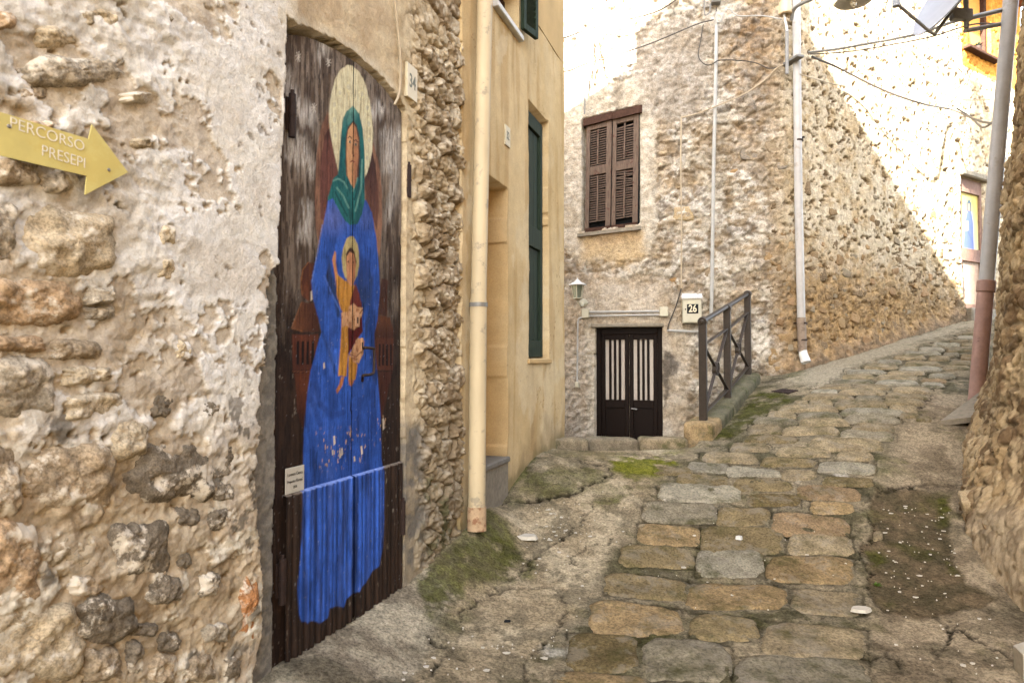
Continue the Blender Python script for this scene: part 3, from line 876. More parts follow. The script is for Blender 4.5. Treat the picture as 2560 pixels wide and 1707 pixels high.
def left_c(U, Z, px, py, h):
    n1 = fbm(U * 4.5, Z * 6.5, 501); n2 = fbm(U * 15, Z * 17, 503); n4 = fbm(U * 7, Z * 7, 531); n3 = fbm(U * 48, Z * 52, 505, 4)
    c = lerp(S(242, 236, 225), S(228, 218, 202), sstep(-0.3, 0.5, n4))
    c = lerp(c, S(240, 232, 216), sstep(0.0, 0.25, fbm(U * 11, Z * 14, 533, 6, 0.6)) * 0.8)
    left = 1 - sstep(250, 480, px)
    c = lerp(c, S(204, 194, 176), left * 0.6 * sstep(-0.3, 0.3, n2))
    c = lerp(c, S(180, 160, 130), sstep(0.08, 0.28, fbm(U * 6, Z * 9, 535, 6, 0.6)) * 0.75 * (px < 640) * sstep(380, 560, 640 - px + 0.25 * py))
    lowm = sstep(950, 1350, py + n1 * 120) * (px < 700)
    c = lerp(c, lerp(S(198, 174, 138), S(160, 138, 108), sstep(-0.3, 0.4, n2)), lowm * 0.85)
    c = lerp(c, S(232, 220, 196), lowm * sstep(0.04, 0.16, fbm(U * 10, Z * 14, 537, 6, 0.62)) * 0.9)
    c = lerp(c, S(104, 94, 80), sstep(0.24, 0.34, fbm(U * 12, Z * 14, 539, 6, 0.62)) * 0.8 * sstep(700, 1100, py) * (px < 700))
    c = lerp(c, S(120, 102, 80), sstep(0.50, 0.62, fbm(U * 21, Z * 27, 521, 4)) * 0.55 * (px < 700))
    c = lerp(c, lerp(S(206, 184, 150), S(176, 152, 118), sstep(-0.2, 0.2, n2)), peel_l(U, Z, px, py) * 0.6)
    # above the door: warm beige
    up = sstep(690, 760, px) * (1 - sstep(1000, 1080, px)) * (py < 420)
    c = lerp(c, lerp(S(214, 188, 144), S(198, 170, 128), sstep(-0.3, 0.3, n4)), up * 0.85)
    az_ = Z - arch_z(U)
    c = lerp(c, S(226, 212, 186), (1 - sstep(0.02, 0.07, az_ + n2 * 0.03)) * (az_ > -0.02) * (px > 690) * 0.7)
    # right strip and rubble
    rs = sstep(990, 1010, px)
    c = lerp(c, lerp(S(224, 202, 164), S(196, 172, 134), sstep(-0.2, 0.5, n2)), rs)
    c = lerp(c, lerp(S(132, 124, 112), S(168, 152, 126), sstep(-0.3, 0.3, n2)), rs * sstep(1010, 1100, py + n1 * 60))
    rr = sstep(1035, 1075, px + n2 * 18 - (py - 700) * 0.02)
    f1, f2, cid = worley(U * 6.5 + n1 * 0.5, Z * 9.5 + n2 * 0.35, 511)
    sc = lerp(S(204, 182, 146), S(148, 126, 98), cid)
    sc = lerp(sc, S(226, 210, 182), sstep(0.0, 0.4, fbm(U * 20, Z * 20, 541)) * 0.7)
    sc = lerp(sc, S(112, 92, 66), (1 - sstep(0.02, 0.14, f2 - f1)) * 0.35)
    sc = lerp(sc, S(116, 104, 84), sstep(900, 1300, py) * 0.55)
    sc = lerp(sc, S(74, 76, 44), sstep(1080, 1250, py) * sstep(0.1, 0.4, fbm(U * 12, Z * 12, 543)) * 0.7)
    c = lerp(c, sc, rr)
    jm = inpoly(px + n2 * 14 + n3 * 8, py, JAMB)
    c = np.where(jm[..., None], lerp(S(128, 122, 112), S(156, 148, 134), sstep(-0.3, 0.4, n3)), c)
    return c
us = np.concatenate([np.arange(9.72, 11.06, 0.0052), np.arange(11.06, 11.9, 0.012), np.arange(11.9, 12.585, 0.006)])
zs = np.arange(-0.30, 3.40, 0.0055)
left_wall = relief('wall', LEFT, us, zs, left_h, left_c, mural_house, MAT['rubble'], 0.05)
left_wall['label'] = 'flaking cream lime plaster over rubble stone'

# the large stones that show in the plaster
LSTONES = """50 143 305 213 g 26|0 27 55 77 o 20|373 27 440 72 g 12|0 395 110 466 d 22|115 422 214 483 g 20|0 505 44 653 g 24|44 527 285 680 c 30|0 702 197 812 o 34
214 718 285 760 g 18|219 765 290 800 g 16|0 899 137 1041 g 32|164 916 273 960 c 26|170 981 317 1047 p 30|273 1047 372 1145 p 26|62 1112 284 1265 b 30|0 1112 55 1287 b 26
323 1118 530 1244 k 24|530 1107 590 1189 k 16|443 1266 503 1315 k 14|514 1271 601 1331 k 16|540 1205 585 1250 k 12|0 1298 104 1517 o 34|284 1304 421 1440 k 24|175 1440 257 1490 b 18
372 1435 459 1506 k 18|191 1484 339 1604 k 26|0 1506 208 1692 c 30|601 1446 640 1599 r 22|323 1604 361 1686 k 16|340 1555 390 1590 k 12|405 1583 460 1626 k 14|508 1555 570 1605 g 16
110 1330 260 1425 p 22|380 980 440 1040 k 12|440 850 480 900 c 8|500 1000 545 1040 k 12|395 640 440 700 c 10|398 560 440 610 c 8|60 300 130 330 o 14|330 345 380 372 c 10
440 1380 480 1420 k 12|230 1260 270 1290 k 12|560 1640 600 1700 k 16|460 1640 540 1700 d 18|380 1640 450 1710 b 18|215 1620 310 1700 d 20|0 840 120 880 o 18|140 850 250 900 d 14
90 60 190 120 c 16|210 20 300 70 c 14|300 230 380 260 g 10|40 215 120 250 d 12|470 130 520 160 c 8|500 1430 560 1490 k 14|560 1340 600 1400 b 14"""
LCOL = {'g': S(150, 140, 124), 'o': S(168, 128, 84), 'd': S(128, 106, 80), 'c': S(188, 168, 134), 'p': S(178, 160, 130), 'b': S(150, 124, 92), 'k': S(116, 104, 88), 'r': S(176, 116, 66)}
k = 0
for row in LSTONES.split('\n'):
    for st in row.split('|'):
        x0, y0, x1, y1, c, pr = st.split()
        x0, y0, x1, y1, pr = map(float, (x0, y0, x1, y1, pr))
        ex, ey = 0.09 * (x1 - x0), 0.10 * (y1 - y0)
        x0, x1, y0, y1 = (x0 - ex if x0 > 0 else x0), x1 + ex, y0 - ey, y1 + ey
        tl = -0.02 * (x1 - x0)
        q = [LEFT.uv(max(x0, -60) if x0 > 0 else -70, y1 - tl, 0.06), LEFT.uv(x1, y1 + tl, 0.06), LEFT.uv(x1, y0, 0.06), LEFT.uv(x0 if x0 > 0 else -70, y0, 0.06)]
        polar_stone('stone', lambda a, b, h: LEFT.pts(a, b, h), q, 0.040, 0.0585 + pr * 0.00062, mural_house, MAT['wallstone'], LCOL[c] * (0.9 if c in 'kr' else 0.62) + S(214, 196, 166) * (0.1 if c in 'kr' else 0.38), 700 + k,
                    n=3.6, rings=18, segs=64, amp=0.017, edge=2.2, wob=0.26, freq=11, owf=1.9)
        k += 1
# tumbled rubble beside the ochre house
spots = throw(30, 12.16, 12.53, 0.1, 3.1, 0.10, 0.26, (0.4, 0.75), 5)
scatter_stones(LEFT, [(u, z, w, hh, face_at(LEFT, u, z)[0], random.uniform(-0.045, -0.015)) for (u, z, w, hh) in spots], mural_house, MAT['wallstone'],
               [S(196, 176, 142), S(170, 148, 116), S(150, 134, 110), S(206, 190, 160)], 3)

# ------------------------------------------------------------------ the painted door
BLUE = S(54, 94, 182); BLUED = S(38, 62, 124); BLUEN = S(42, 56, 90)
TEAL = S(38, 104, 102); TEALL = S(110, 158, 142)
SKIN = S(206, 152, 104); OCH = S(196, 138, 58); RED = S(98, 38, 30); BRN = S(94, 58, 42)
def paint(px, py, tin):
    """colours of the door: weathered boards with the robed figure painted on them"""
    sx, sy = px, py
    gx = fbm(px * 0.16, py * 0.012, 601); gf = fbm(px * 0.5, py * 0.03, 603, 4); bl = fbm(px * 0.02, py * 0.012, 605)
    top = lerp(S(136, 120, 104), S(88, 72, 58), sstep(-0.25, 0.25, gx))
    dark = lerp(S(44, 32, 25), S(58, 42, 32), sstep(-0.2, 0.5, gx))
    c = lerp(top, dark, sstep(470, 900, py + bl * 170 + gx * 80))
    c = lerp(c, S(38, 30, 25), sstep(0.25, 0.5, gf) * 0.55 * (py < 900))
    worn = np.zeros(px.shape)
    for poly in [[(722, 180), (745, 240), (790, 290), (778, 330), (740, 300), (718, 230)], [(718, 330), (760, 350), (788, 420), (780, 450), (742, 400), (716, 400)],
                 [(925, 250), (965, 265), (950, 300), (930, 290)], [(958, 340), (1000, 310), (995, 430), (985, 520), (970, 560), (985, 430), (965, 420)],
                 [(760, 510), (780, 520), (775, 600), (750, 610)], [(800, 100), (830, 105), (815, 150), (795, 140)]]:
        worn = np.maximum(worn, soft(px + gf * 10, py + gx * 30, poly, 16))
    c = lerp(c, S(214, 206, 194), np.clip(worn * (0.25 + 1.1 * (gf + 0.35)), 0, 0.85))
    fl = sstep(0.56, 0.68, fbm(px * 0.22, py * 0.05, 607, 3)) * (py > 700) * sstep(-0.1, 0.3, bl + 0.15)
    c = lerp(c, S(150, 138, 122), fl * 0.6)
    def fill(poly, col, w=1.6, amt=1.0):
        nonlocal c
        xs = [p[0] for p in poly]; ys = [p[1] for p in poly]
        m = (px > min(xs) - 12) & (px < max(xs) + 12) & (py > min(ys) - 14) & (py < max(ys) + 14)
        if not m.any(): return
        a = soft(px[m] + gf[m] * 1.2, py[m] + gx[m] * 2.0, poly, w) * amt
        cc = c[m]; cl = col[m] if getattr(col, 'ndim', 1) > 1 else col
        cl = cl * (1 + 0.22 * gf[m] + 0.18 * bl[m])[..., None]
        c[m] = lerp(cc, cl, a)
    def stroke(pts, col, w=1.5, amt=1.0):
        nonlocal c
        a = (1 - sstep(w * 0.6, w * 1.4, dseg(px, py, pts))) * amt
        c = lerp(c, col, a)
    # brown forms at both sides
    B1 = lerp(S(104, 60, 40), S(80, 46, 34), sstep(-0.3, 0.3, gx))
    fill([(771, 655), (756, 672), (751, 706), (755, 740), (776, 755), (790, 720), (790, 660)], B1)
    stroke([(771, 656), (757, 674), (752, 706), (756, 738)], S(132, 84, 50), 1.6, 0.8)
    fill([(754, 754), (728, 821), (756, 829), (800, 829), (790, 760)], lerp(S(104, 64, 42), S(72, 42, 30), sstep(730, 800, px)))
    stroke([(754, 755), (729, 820), (756, 828)], S(134, 88, 56), 1.4, 0.8)
    fill([(730, 836), (796, 836), (786, 925), (733, 925)], lerp(S(96, 52, 36), S(80, 44, 32), sstep(850, 920, py)))
    stroke([(733, 928), (776, 929)], S(122, 70, 46), 1.4, 0.8)
    fill([(735, 932), (778, 930), (768, 1000), (757, 1075), (742, 1030), (741, 975)], lerp(S(92, 50, 32), S(58, 34, 26), sstep(950, 1060, py)))
    for bx in (745, 757, 770, 782): fill([(bx - 3, 852), (bx + 3, 852), (bx + 2, 911), (bx - 4, 911)], S(30, 22, 18), 1.0)
    fill([(944, 787), (975, 793), (984, 829), (982, 845), (930, 845), (935, 800)], lerp(S(96, 58, 38), S(70, 42, 30), sstep(795, 840, py)))
    fill([(933, 845), (984, 845), (982, 925), (940, 925)], S(86, 48, 34))
    fill([(946, 930), (982, 928), (972, 970), (952, 1060), (948, 1000)], S(70, 40, 30))
    fill([(954, 695), (970, 700), (968, 790), (945, 786)], S(72, 46, 36))
    for bx in (949, 958, 968, 977): fill([(bx - 2.4, 860), (bx + 2.4, 860), (bx + 2, 914), (bx - 2.6, 914)], S(30, 22, 18), 1.0)
    # mantle behind the figure
    MO = lerp(S(146, 106, 82), S(116, 80, 62), sstep(-0.3, 0.3, gx))
    fill([(820, 279), (806, 310), (798, 341), (791, 394), (787, 488), (789, 560), (800, 640), (850, 560), (850, 430), (828, 300)], MO)
    fill([(825, 316), (812, 340), (803, 392), (799, 470), (801, 545), (820, 560), (845, 520), (845, 430)], lerp(S(108, 68, 58), S(74, 46, 40), sstep(360, 330, py)))
    fill([(931, 350), (943, 395), (951, 435), (955, 490), (955, 560), (949, 640), (930, 600), (905, 480), (912, 430)], MO)
    fill([(929, 370), (938, 410), (944, 460), (946, 520), (943, 575), (915, 500), (912, 450)], lerp(S(70, 46, 40), S(104, 68, 56), sstep(400, 520, py)))
    # halo
    HAL = lerp(S(226, 216, 178), S(206, 192, 152), sstep(-0.3, 0.4, gf))
    fill([(868, 164), (850, 175), (838, 198), (828, 234), (823, 275), (823, 310), (829, 350), (837, 390), (846, 430), (880, 470), (911, 448), (921, 425), (930, 380), (933, 340), (930, 290), (924, 250), (912, 205), (897, 178), (882, 166)], HAL)
    for (hx, hy, hr) in [(836, 262, 9), (836, 300, 10), (838, 340, 8), (850, 232, 8), (872, 218, 10), (905, 235, 9), (918, 270, 9), (922, 310, 9), (923, 350, 8), (918, 395, 8)]:
        d = np.hypot((px - hx) * 1.0, (py - hy) * 0.55)
        c = lerp(c, S(190, 186, 164), (1 - sstep(hr * 0.25, hr * 0.6, d)) * 0.55)
        c = lerp(c, S(238, 226, 178), (1 - sstep(0.8, 2.2, np.abs(d - hr * 0.62))) * 0.55)
    # blue robe
    f = 0.5 + 0.5 * np.sin(px * 0.13 + fbm(px * 0.01, py * 0.006, 611) * 4)
    body = lerp(BLUE, BLUED, sstep(0.35, 0.95, f) * 0.35 * sstep(560, 800, py))
    body = lerp(body, S(78, 110, 190), sstep(0.1, 0.5, fbm(px * 0.04, py * 0.008, 613)) * 0.45)
    body = lerp(body, S(122, 126, 176), (1 - sstep(0, 60, np.hypot(px - 833, (py - 545) * 0.9))) * 0.5 + (1 - sstep(0, 40, np.hypot(px - 918, (py - 545) * 0.8))) * 0.25)
    ROBE = [(820, 500), (807, 563), (796, 630), (786, 665), (778, 703), (780, 734), (787, 765), (797, 800), (804, 830), (796, 855), (776, 930), (768, 985), (759, 1085), (757, 1205), (755, 1342), (743, 1467), (746, 1530), (754, 1552), (770, 1556), (780, 1549), (800, 1557), (819, 1544), (825, 1519), (845, 1514), (860, 1518), (866, 1497),
            (882, 1482), (899, 1478), (908, 1462), (918, 1451), (930, 1428), (948, 1414), (957, 1370), (960, 1314), (960, 1178), (954, 1150), (951, 1030), (945, 954), (938, 880), (936, 835), (944, 798), (950, 728), (947, 672), (942, 602), (930, 532), (915, 500), (870, 480)]
    fold = sstep(0.35, 0.9, np.sin((px + fbm(px * 0.02, py * 0.004, 615) * 16) * 0.20)) * sstep(1200, 1260, py + (px - 760) * 0.32)
    body = lerp(body, S(48, 62, 108), fold * 0.6)
    body = body * (0.86 + 0.5 * fbm(px * 0.035, py * 0.010, 616, 5, 0.6) + 0.16 * fbm(px * 0.45, py * 0.012, 618, 3) - 0.16 * sstep(870, 950, px) * (py < 1200))[..., None]
    fill(ROBE, body)
    fill([(900, 640), (925, 650), (928, 740), (905, 790), (893, 720)], lerp(BLUED, BLUEN, sstep(640, 760, py)), 8, 0.75)
    fill([(822, 640), (818, 690), (822, 735), (835, 742), (842, 790), (852, 795), (842, 720), (828, 680)], BLUEN, 4, 0.85)
    fill([(815, 690), (822, 660), (820, 700), (819, 715)], S(34, 26, 22), 2, 0.8)
    stroke([(810, 690), (830, 735), (850, 775)], S(84, 116, 196), 2.2, 0.7)
    fill([(926, 680), (932, 700), (928, 760), (912, 810), (916, 850), (922, 800)], BLUEN, 4, 0.8)
    fill([(806, 830), (812, 860), (836, 930), (842, 935), (820, 860)], BLUEN, 6, 0.7)
    fill([(924, 870), (932, 850), (936, 900), (940, 960), (928, 940)], BLUEN, 6, 0.6)
    stroke([(806, 562), (788, 660), (780, 705)], S(120, 148, 214), 1.4, 0.55)
    for pts in [[(790, 920), (775, 1000)], [(800, 1010), (830, 1040), (858, 1030)], [(790, 960), (800, 1010)], [(900, 1000), (890, 1080)], [(930, 980), (936, 1080)], [(780, 1000), (800, 1060)]]:
        stroke(pts, BLUED, 7, 0.5)
    fill([(800, 1080), (830, 1110), (826, 1190), (790, 1200), (785, 1150)], BLUEN, 22, 0.35)
    # flaked paint
    fk = sstep(0.42, 0.5, fbm(px * 0.22, py * 0.06, 617, 3)) * (soft(px, py, [(790, 1080), (900, 1070), (940, 1130), (880, 1165), (800, 1170)], 16) + soft(px, py, [(935, 1040), (965, 1040), (960, 1100), (945, 1100)], 5))
    c = lerp(c, S(206, 166, 130), np.clip(fk, 0, 1) * 0.95)
    for (x, y, l) in [(836, 1100, 20), (832, 1130, 12), (850, 1135, 18), (904, 1125, 20), (886, 1148, 12), (778, 740, 22), (810, 915, 14), (958, 1060, 26), (855, 1128, 16)]:
        fill([(x - 2.5, y - l * 0.5), (x + 1.5, y - l * 0.6), (x + 3, y + l * 0.4), (x - 1.5, y + l * 0.6)], S(214, 196, 172), 1.2)
    # veil
    VE = lerp(TEALL, TEAL, np.clip(sstep(272, 330, py) + 0.9 * sstep(880, 905, px), 0, 1))
    VE = lerp(VE, S(26, 74, 78), sstep(0.05, 0.5, fbm(px * 0.06, py * 0.02, 619)) * 0.6)
    fill([(882, 265), (866, 280), (858, 296), (852, 338), (845, 437), (834, 445), (823, 483), (818, 503), (833, 497), (850, 530), (862, 552), (876, 563), (893, 560), (905, 535), (912, 500), (912, 440), (911, 380), (907, 325), (898, 285)], VE)
    for pts, cl in [([(834, 452), (845, 447), (860, 455), (868, 470)], TEALL), ([(842, 470), (858, 490), (872, 520)], TEALL), ([(838, 480), (850, 505), (868, 540)], S(22, 66, 70)), ([(895, 400), (892, 450), (882, 478)], TEALL), ([(905, 400), (903, 470), (888, 528)], TEALL), ([(899, 420), (898, 460), (886, 500)], S(22, 66, 70)), ([(856, 350), (853, 420)], S(24, 84, 90))]:
        stroke(pts, cl, 2.2, 0.75)
    # face
    fill([(883, 303), (870, 318), (865, 340), (863, 408), (866, 440), (872, 445), (896, 445), (899, 394), (899, 345), (892, 314)], S(80, 58, 46))
    FA = lerp(S(214, 160, 112), S(176, 122, 86), sstep(878, 888, px))
    fill([(882, 308), (870, 326), (867, 354), (866, 408), (868, 440), (878, 462), (885, 472), (891, 450), (896, 394), (897, 352), (890, 320)], FA)
    fill([(886, 408), (894, 402), (892, 448), (885, 468)], S(150, 98, 70), 4, 0.7)
    for ex, ey in [(874.5, 356), (889.5, 362)]:
        fill([(ex - 4, ey), (ex, ey - 5), (ex + 4, ey + 1), (ex, ey + 4)], S(208, 190, 160), 1.0)
        fill([(ex - 1.6, ey - 3), (ex + 1.8, ey - 3), (ex + 1.8, ey + 3), (ex - 1.6, ey + 3)], S(66, 60, 50), 0.9)
    stroke([(870, 345), (874, 341), (879, 346)], S(70, 50, 40), 1.2); stroke([(886, 352), (890, 350), (895, 356)], S(80, 56, 44), 1.2)
    stroke([(883, 360), (881, 384), (884, 391), (886, 388)], S(138, 88, 62), 1.2, 0.8)
    stroke([(877, 405), (881, 402), (886, 405)], S(140, 74, 60), 1.6)
    # child
    fill([(875, 590), (866, 598), (858, 620), (854, 645), (856, 675), (862, 692), (868, 702), (886, 702), (893, 690), (898, 665), (898, 630), (893, 608), (884, 592)], lerp(S(198, 178, 122), S(176, 156, 100), sstep(-0.2, 0.3, gf)))
    fill([(872, 622), (866, 634), (865, 660), (868, 672), (888, 672), (891, 655), (887, 630), (878, 618)], S(72, 48, 34))
    fill([(874, 630), (867, 642), (866, 672), (868, 700), (872, 716), (882, 716), (888, 694), (890, 660), (885, 636)], lerp(S(204, 142, 100), S(172, 112, 78), sstep(874, 886, px)))
    fill([(868, 655), (872, 652), (872, 658)], S(70, 48, 36), 1.0); fill([(880, 656), (885, 654), (884, 660)], S(80, 54, 40), 1.0)
    fill([(836, 627), (831, 650), (835, 672), (840, 715), (845, 690), (840, 655), (839, 630)], S(204, 138, 92))
    OC = lerp(OCH, S(160, 106, 44), sstep(0.1, 0.5, np.sin(px * 0.55 + py * 0.01)) * 0.6)
    fill([(841, 683), (841, 734), (852, 773), (855, 779), (852, 841), (845, 939), (866, 942), (871, 877), (885, 756), (891, 723), (884, 712), (877, 716), (868, 704), (860, 700)], OC)
    fill([(888, 708), (898, 735), (904, 760), (907, 829), (894, 846), (880, 871), (870, 886), (870, 800), (876, 751)], lerp(S(112, 50, 42), S(84, 26, 22), sstep(740, 830, py)))
    fill([(871, 885), (894, 911), (892, 930), (888, 949), (871, 952)], OC)
    SK = lerp(S(206, 156, 112), S(168, 112, 76), sstep(0.0, 0.5, fbm(px * 0.16, py * 0.12, 623)))
    fill([(871, 768), (883, 758), (894, 768), (907, 769), (907, 784), (897, 804), (899, 812), (885, 825), (871, 818)], SK)
    fill([(853, 782), (871, 780), (871, 815), (856, 818)], SK)
    fill([(894, 843), (911, 852), (908, 883), (897, 908), (883, 905), (874, 885)], SK)
    stroke([(885, 800), (898, 786), (906, 774)], S(130, 82, 56), 1.2); stroke([(876, 886), (890, 892), (902, 880)], S(130, 82, 56), 1.2); stroke([(880, 895), (893, 898)], S(130, 82, 56), 1.2)
    fill([(852, 942), (861, 942), (858, 960), (843, 984), (840, 976), (848, 960)], S(186, 116, 72)); fill([(871, 950), (885, 950), (880, 965), (872, 962)], S(180, 112, 72))
    # stars
    for (x, y, r) in [(746, 143, 13), (821, 156, 11), (785, 270, 12), (955, 275, 9), (998, 335, 10)]:
        for an in range(4):
            a = math.pi * an / 4 + 0.2
            stroke([(x - r * 0.55 * math.cos(a), y - r * math.sin(a)), (x + r * 0.55 * math.cos(a), y + r * math.sin(a))], S(214, 204, 188), 1.1, 0.75)
    # scratches and chips
    ch = sstep(0.66, 0.72, fbm(px * 0.30, py * 0.10, 631, 3))
    c = lerp(c, S(196, 196, 200), ch * 0.25 * (py > 650))
    c = lerp(c, c * 0.45, sstep(0.22, 0.5, gf) * 0.55)
    ckk = fbm(px * 0.8, py * 0.014, 633, 3)
    c = lerp(c, c * 0.3, sstep(0.42, 0.55, ckk) * 0.7)
    c = lerp(c, c * 1.35, sstep(0.35, 0.6, -ckk) * 0.35)
    return c

DM = (LEFT.uv(886, 160)[0] + LEFT.uv(868, 1480)[0]) / 2
TIN_Z = LEFT.uv(845, 1196)[1]
def door_leaf(name, u0, u1, parent):
    nu, nv = 110, 560
    a = np.linspace(0, 1, nu); b = np.linspace(0, 1, nv)
    A, B = np.meshgrid(a, b)
    U = u0 + (u1 - u0) * A
    Z = DZ0 + 0.004 + (arch_z(U) - 0.012 - DZ0) * B
    h = 0.006 + fbm(U * 60, Z * 3, 641, 4) * 0.0016 + fbm(U * 25, Z * 1.5, 643, 3) * 0.0015
    for bd in np.linspace(u0, u1, 4)[1:-1]:
        h = h - 0.003 * (1 - sstep(0.0008, 0.004, np.abs(U - bd - 0.003 * np.sin(Z * 2))))
    kn = sstep(0.62, 0.72, fbm(U * 24, Z * 9, 645, 2)); h = h - kn * 0.003
    P = LEFT.pts(U, Z, h)
    px, py = proj(P)
    c = paint(px, py, False)
    # close the leaf: border ring goes back 35 mm
    me = grid_mesh(name, P, c)
    o = link(name, me, parent, MAT['door'])
    mb = MB()
    ring = [(u0, DZ0 + 0.004), (u1, DZ0 + 0.004)] + [(float(u), float(arch_z(u)) - 0.008) for u in np.linspace(u1, u0, 14)]
    n = len(ring)
    vs = [LEFT.pt(u, z, 0.004) for u, z in ring] + [LEFT.pt(u, z, -0.035) for u, z in ring]
    mb.add(vs, [(i, i + n, (i + 1) % n + n, (i + 1) % n) for i in range(n)] + [tuple(range(n, 2 * n))[::-1]])
    mb.build('leaf_core', MAT['darkwood'], o)
    return o
door = MB()
# timber frame behind the leaves
for (u0, u1, z0, z1) in [(DU0 - 0.05, DU0 + 0.03, DZ0 - 0.02, 2.46), (DU1 - 0.03, DU1 + 0.05, DZ0 - 0.02, 2.44)]:
    door.box(LEFT.fr(0, 0, 0), u0, u1, z0, z1, -0.085, -0.037)
door.box(LEFT.fr(0, 0, 0), DU0 - 0.05, DU1 + 0.05, DZ0 - 0.06, DZ0 - 0.005, -0.088, -0.03)
door = door.build('painted_door', MAT['darkwood'], mural_house)
door['label'] = 'arched double door painted with a blue-robed figure and child'
leaf_a = door_leaf('door_leaf', DU0 + 0.004, DM - 0.0025, door)
leaf_b = door_leaf('door_leaf', DM + 0.0025, DU1 - 0.004, door)
def tin_sheet(u0, u1):
    nu, nv = 150, 120
    U, Z = np.meshgrid(np.linspace(u0, u1, nu), np.linspace(DZ0 - 0.006, TIN_Z, nv))
    ph = (U - DU1) / 0.072
    rib = np.abs((ph - np.floor(ph)) - 0.5) * 2
    h = 0.013 + 0.011 * sstep(0.10, 0.55, rib) - 0.006 * sstep(0.80, 0.95, rib) + fbm(U * 6, Z * 6, 651, 3) * 0.0018
    h[0] = h[0] * 0 + 0.006
    h[-1] = h[-1] * 0 + 0.006
    P = LEFT.pts(U, Z, h)
    px, py = proj(P)
    c = paint(px, py, True)
    # paler line along the top edge of the sheet
    e = sstep(TIN_Z - 0.012, TIN_Z - 0.004, Z + fbm(U * 40, Z * 0, 653) * 0.003)
    inb = (c[..., 2] > c[..., 0] * 1.6)
    edge = np.where(inb[..., None], S(126, 148, 206), S(128, 114, 98))
    c = lerp(c, edge, e * 0.8)
    me = grid_mesh('tin_sheet', P, c)
    return link('tin_sheet', me, door, MAT['tin'])
tin_sheet(LEFT.uv(702, 1300)[0], DM - 0.004); tin_sheet(DM + 0.004, DU1 - 0.006)
# hinges, handle, lock plates, plaque
def hinge(px, py, flip):
    M = LEFT.M(px, py, 0.0)
    mb = MB()
    mb.tube([M @ Vector((0, -0.085, 0.024)), M @ Vector((0, 0.075, 0.024))], 0.013, 10)
    mb.tube([M @ Vector((0, -0.003, 0.024)), M @ Vector((0, 0.003, 0.024))], 0.015, 10)
    mb.tube([M @ Vector((0, 0.075, 0.024)), M @ Vector((0, 0.09, 0.024))], 0.007, 8)
    mb.box(M, -0.02, 0.035, -0.06, 0.06, 0.010, 0.016)
    return mb.build('hinge', MAT['iron'], door, True)
hinge(717, 288, 1); hinge(1011, 452, -1); hinge(692, 1448, 1); hinge(996, 1290, -1)
M = LEFT.M(935, 900, 0.0)
hp = [LEFT.P(909, 871, 0.012), LEFT.P(912, 869, 0.05), LEFT.P(930, 871, 0.055), LEFT.P(935, 876, 0.055), LEFT.P(935, 925, 0.055), LEFT.P(929, 935, 0.055), LEFT.P(910, 938, 0.05), LEFT.P(907, 942, 0.03), LEFT.P(906, 952, 0.012)]
MB().tube(bez(hp, 5), 0.0062, 8).build('door_handle', MAT['iron'], door, True)
for (x, y, w, hgt) in [(888, 800, 0.035, 0.06), (900, 862, 0.02, 0.06)]:
    M = LEFT.M(x, y, 0.0)
    MB().box(M, -w / 2, w / 2, -hgt / 2, hgt / 2, 0.008, 0.0125, 0.002).build('lock_plate', mat_plain('painted_plate', S(196, 146, 104), 0.6, 0, 60, 0.7, 1.2, 0.2), door)
    MB().box(M, -0.004, 0.004, -0.015, 0.012, 0.0125, 0.0135).build('keyhole', MAT['black'], door)
M = LEFT.M(728, 1198, 0.0)
pl = MB().box(M, -0.052, 0.058, -0.047, 0.047, 0.012, 0.0145, 0.001).build('plaque', MAT['plaque'], door)
pl['label'] = 'small pale plaque with engraved script'
for (t, dy, sz) in [("Lorenzo Cienca", 0.022, 0.0175), ("'Proposte d'Europa'", -0.004, 0.0150), ("2010", -0.026, 0.0140)]:
    text(t, sz, M @ Matrix.Translation((0.003, dy, 0.0150)), MAT['black'], door, 0.78, 0.0003)

# house numbers and arrow
def number_tile(pxl, pxr, pyt, pyb, txt, label, size, h):
    a = LEFT.uv(pxl, (pyt + pyb) / 2, h); b = LEFT.uv(pxr, (pyt + pyb) / 2, h)
    uc = (a[0] + b[0]) / 2; w = b[0] - a[0]
    zt = LEFT.uv((pxl + pxr) / 2, pyt, h)[1]; zb = LEFT.uv((pxl + pxr) / 2, pyb, h)[1]
    M = LEFT.fr(uc, (zt + zb) / 2, h)
    t = thing('house_number', label, 'sign', 'number tiles beside the doors')
    MB().box(M, -w / 2, w / 2, -(zt - zb) / 2, (zt - zb) / 2, -0.03, 0.006, 0.002).build('plate', MAT['tile'], t)
    text(txt, size, M @ Matrix.Translation((0, 0.0, 0.0066)), MAT['digit'], t, 0.72, 0.0004, bold=0.002)
number_tile(1016, 1041, 165, 250, '34', 'cream tile numbered 34 right of the arched painted door', 0.095, 0.036)
number_tile(1262, 1274, 316, 366, '32', 'small white tile numbered 32 on the ochre house', 0.075, 0.05)

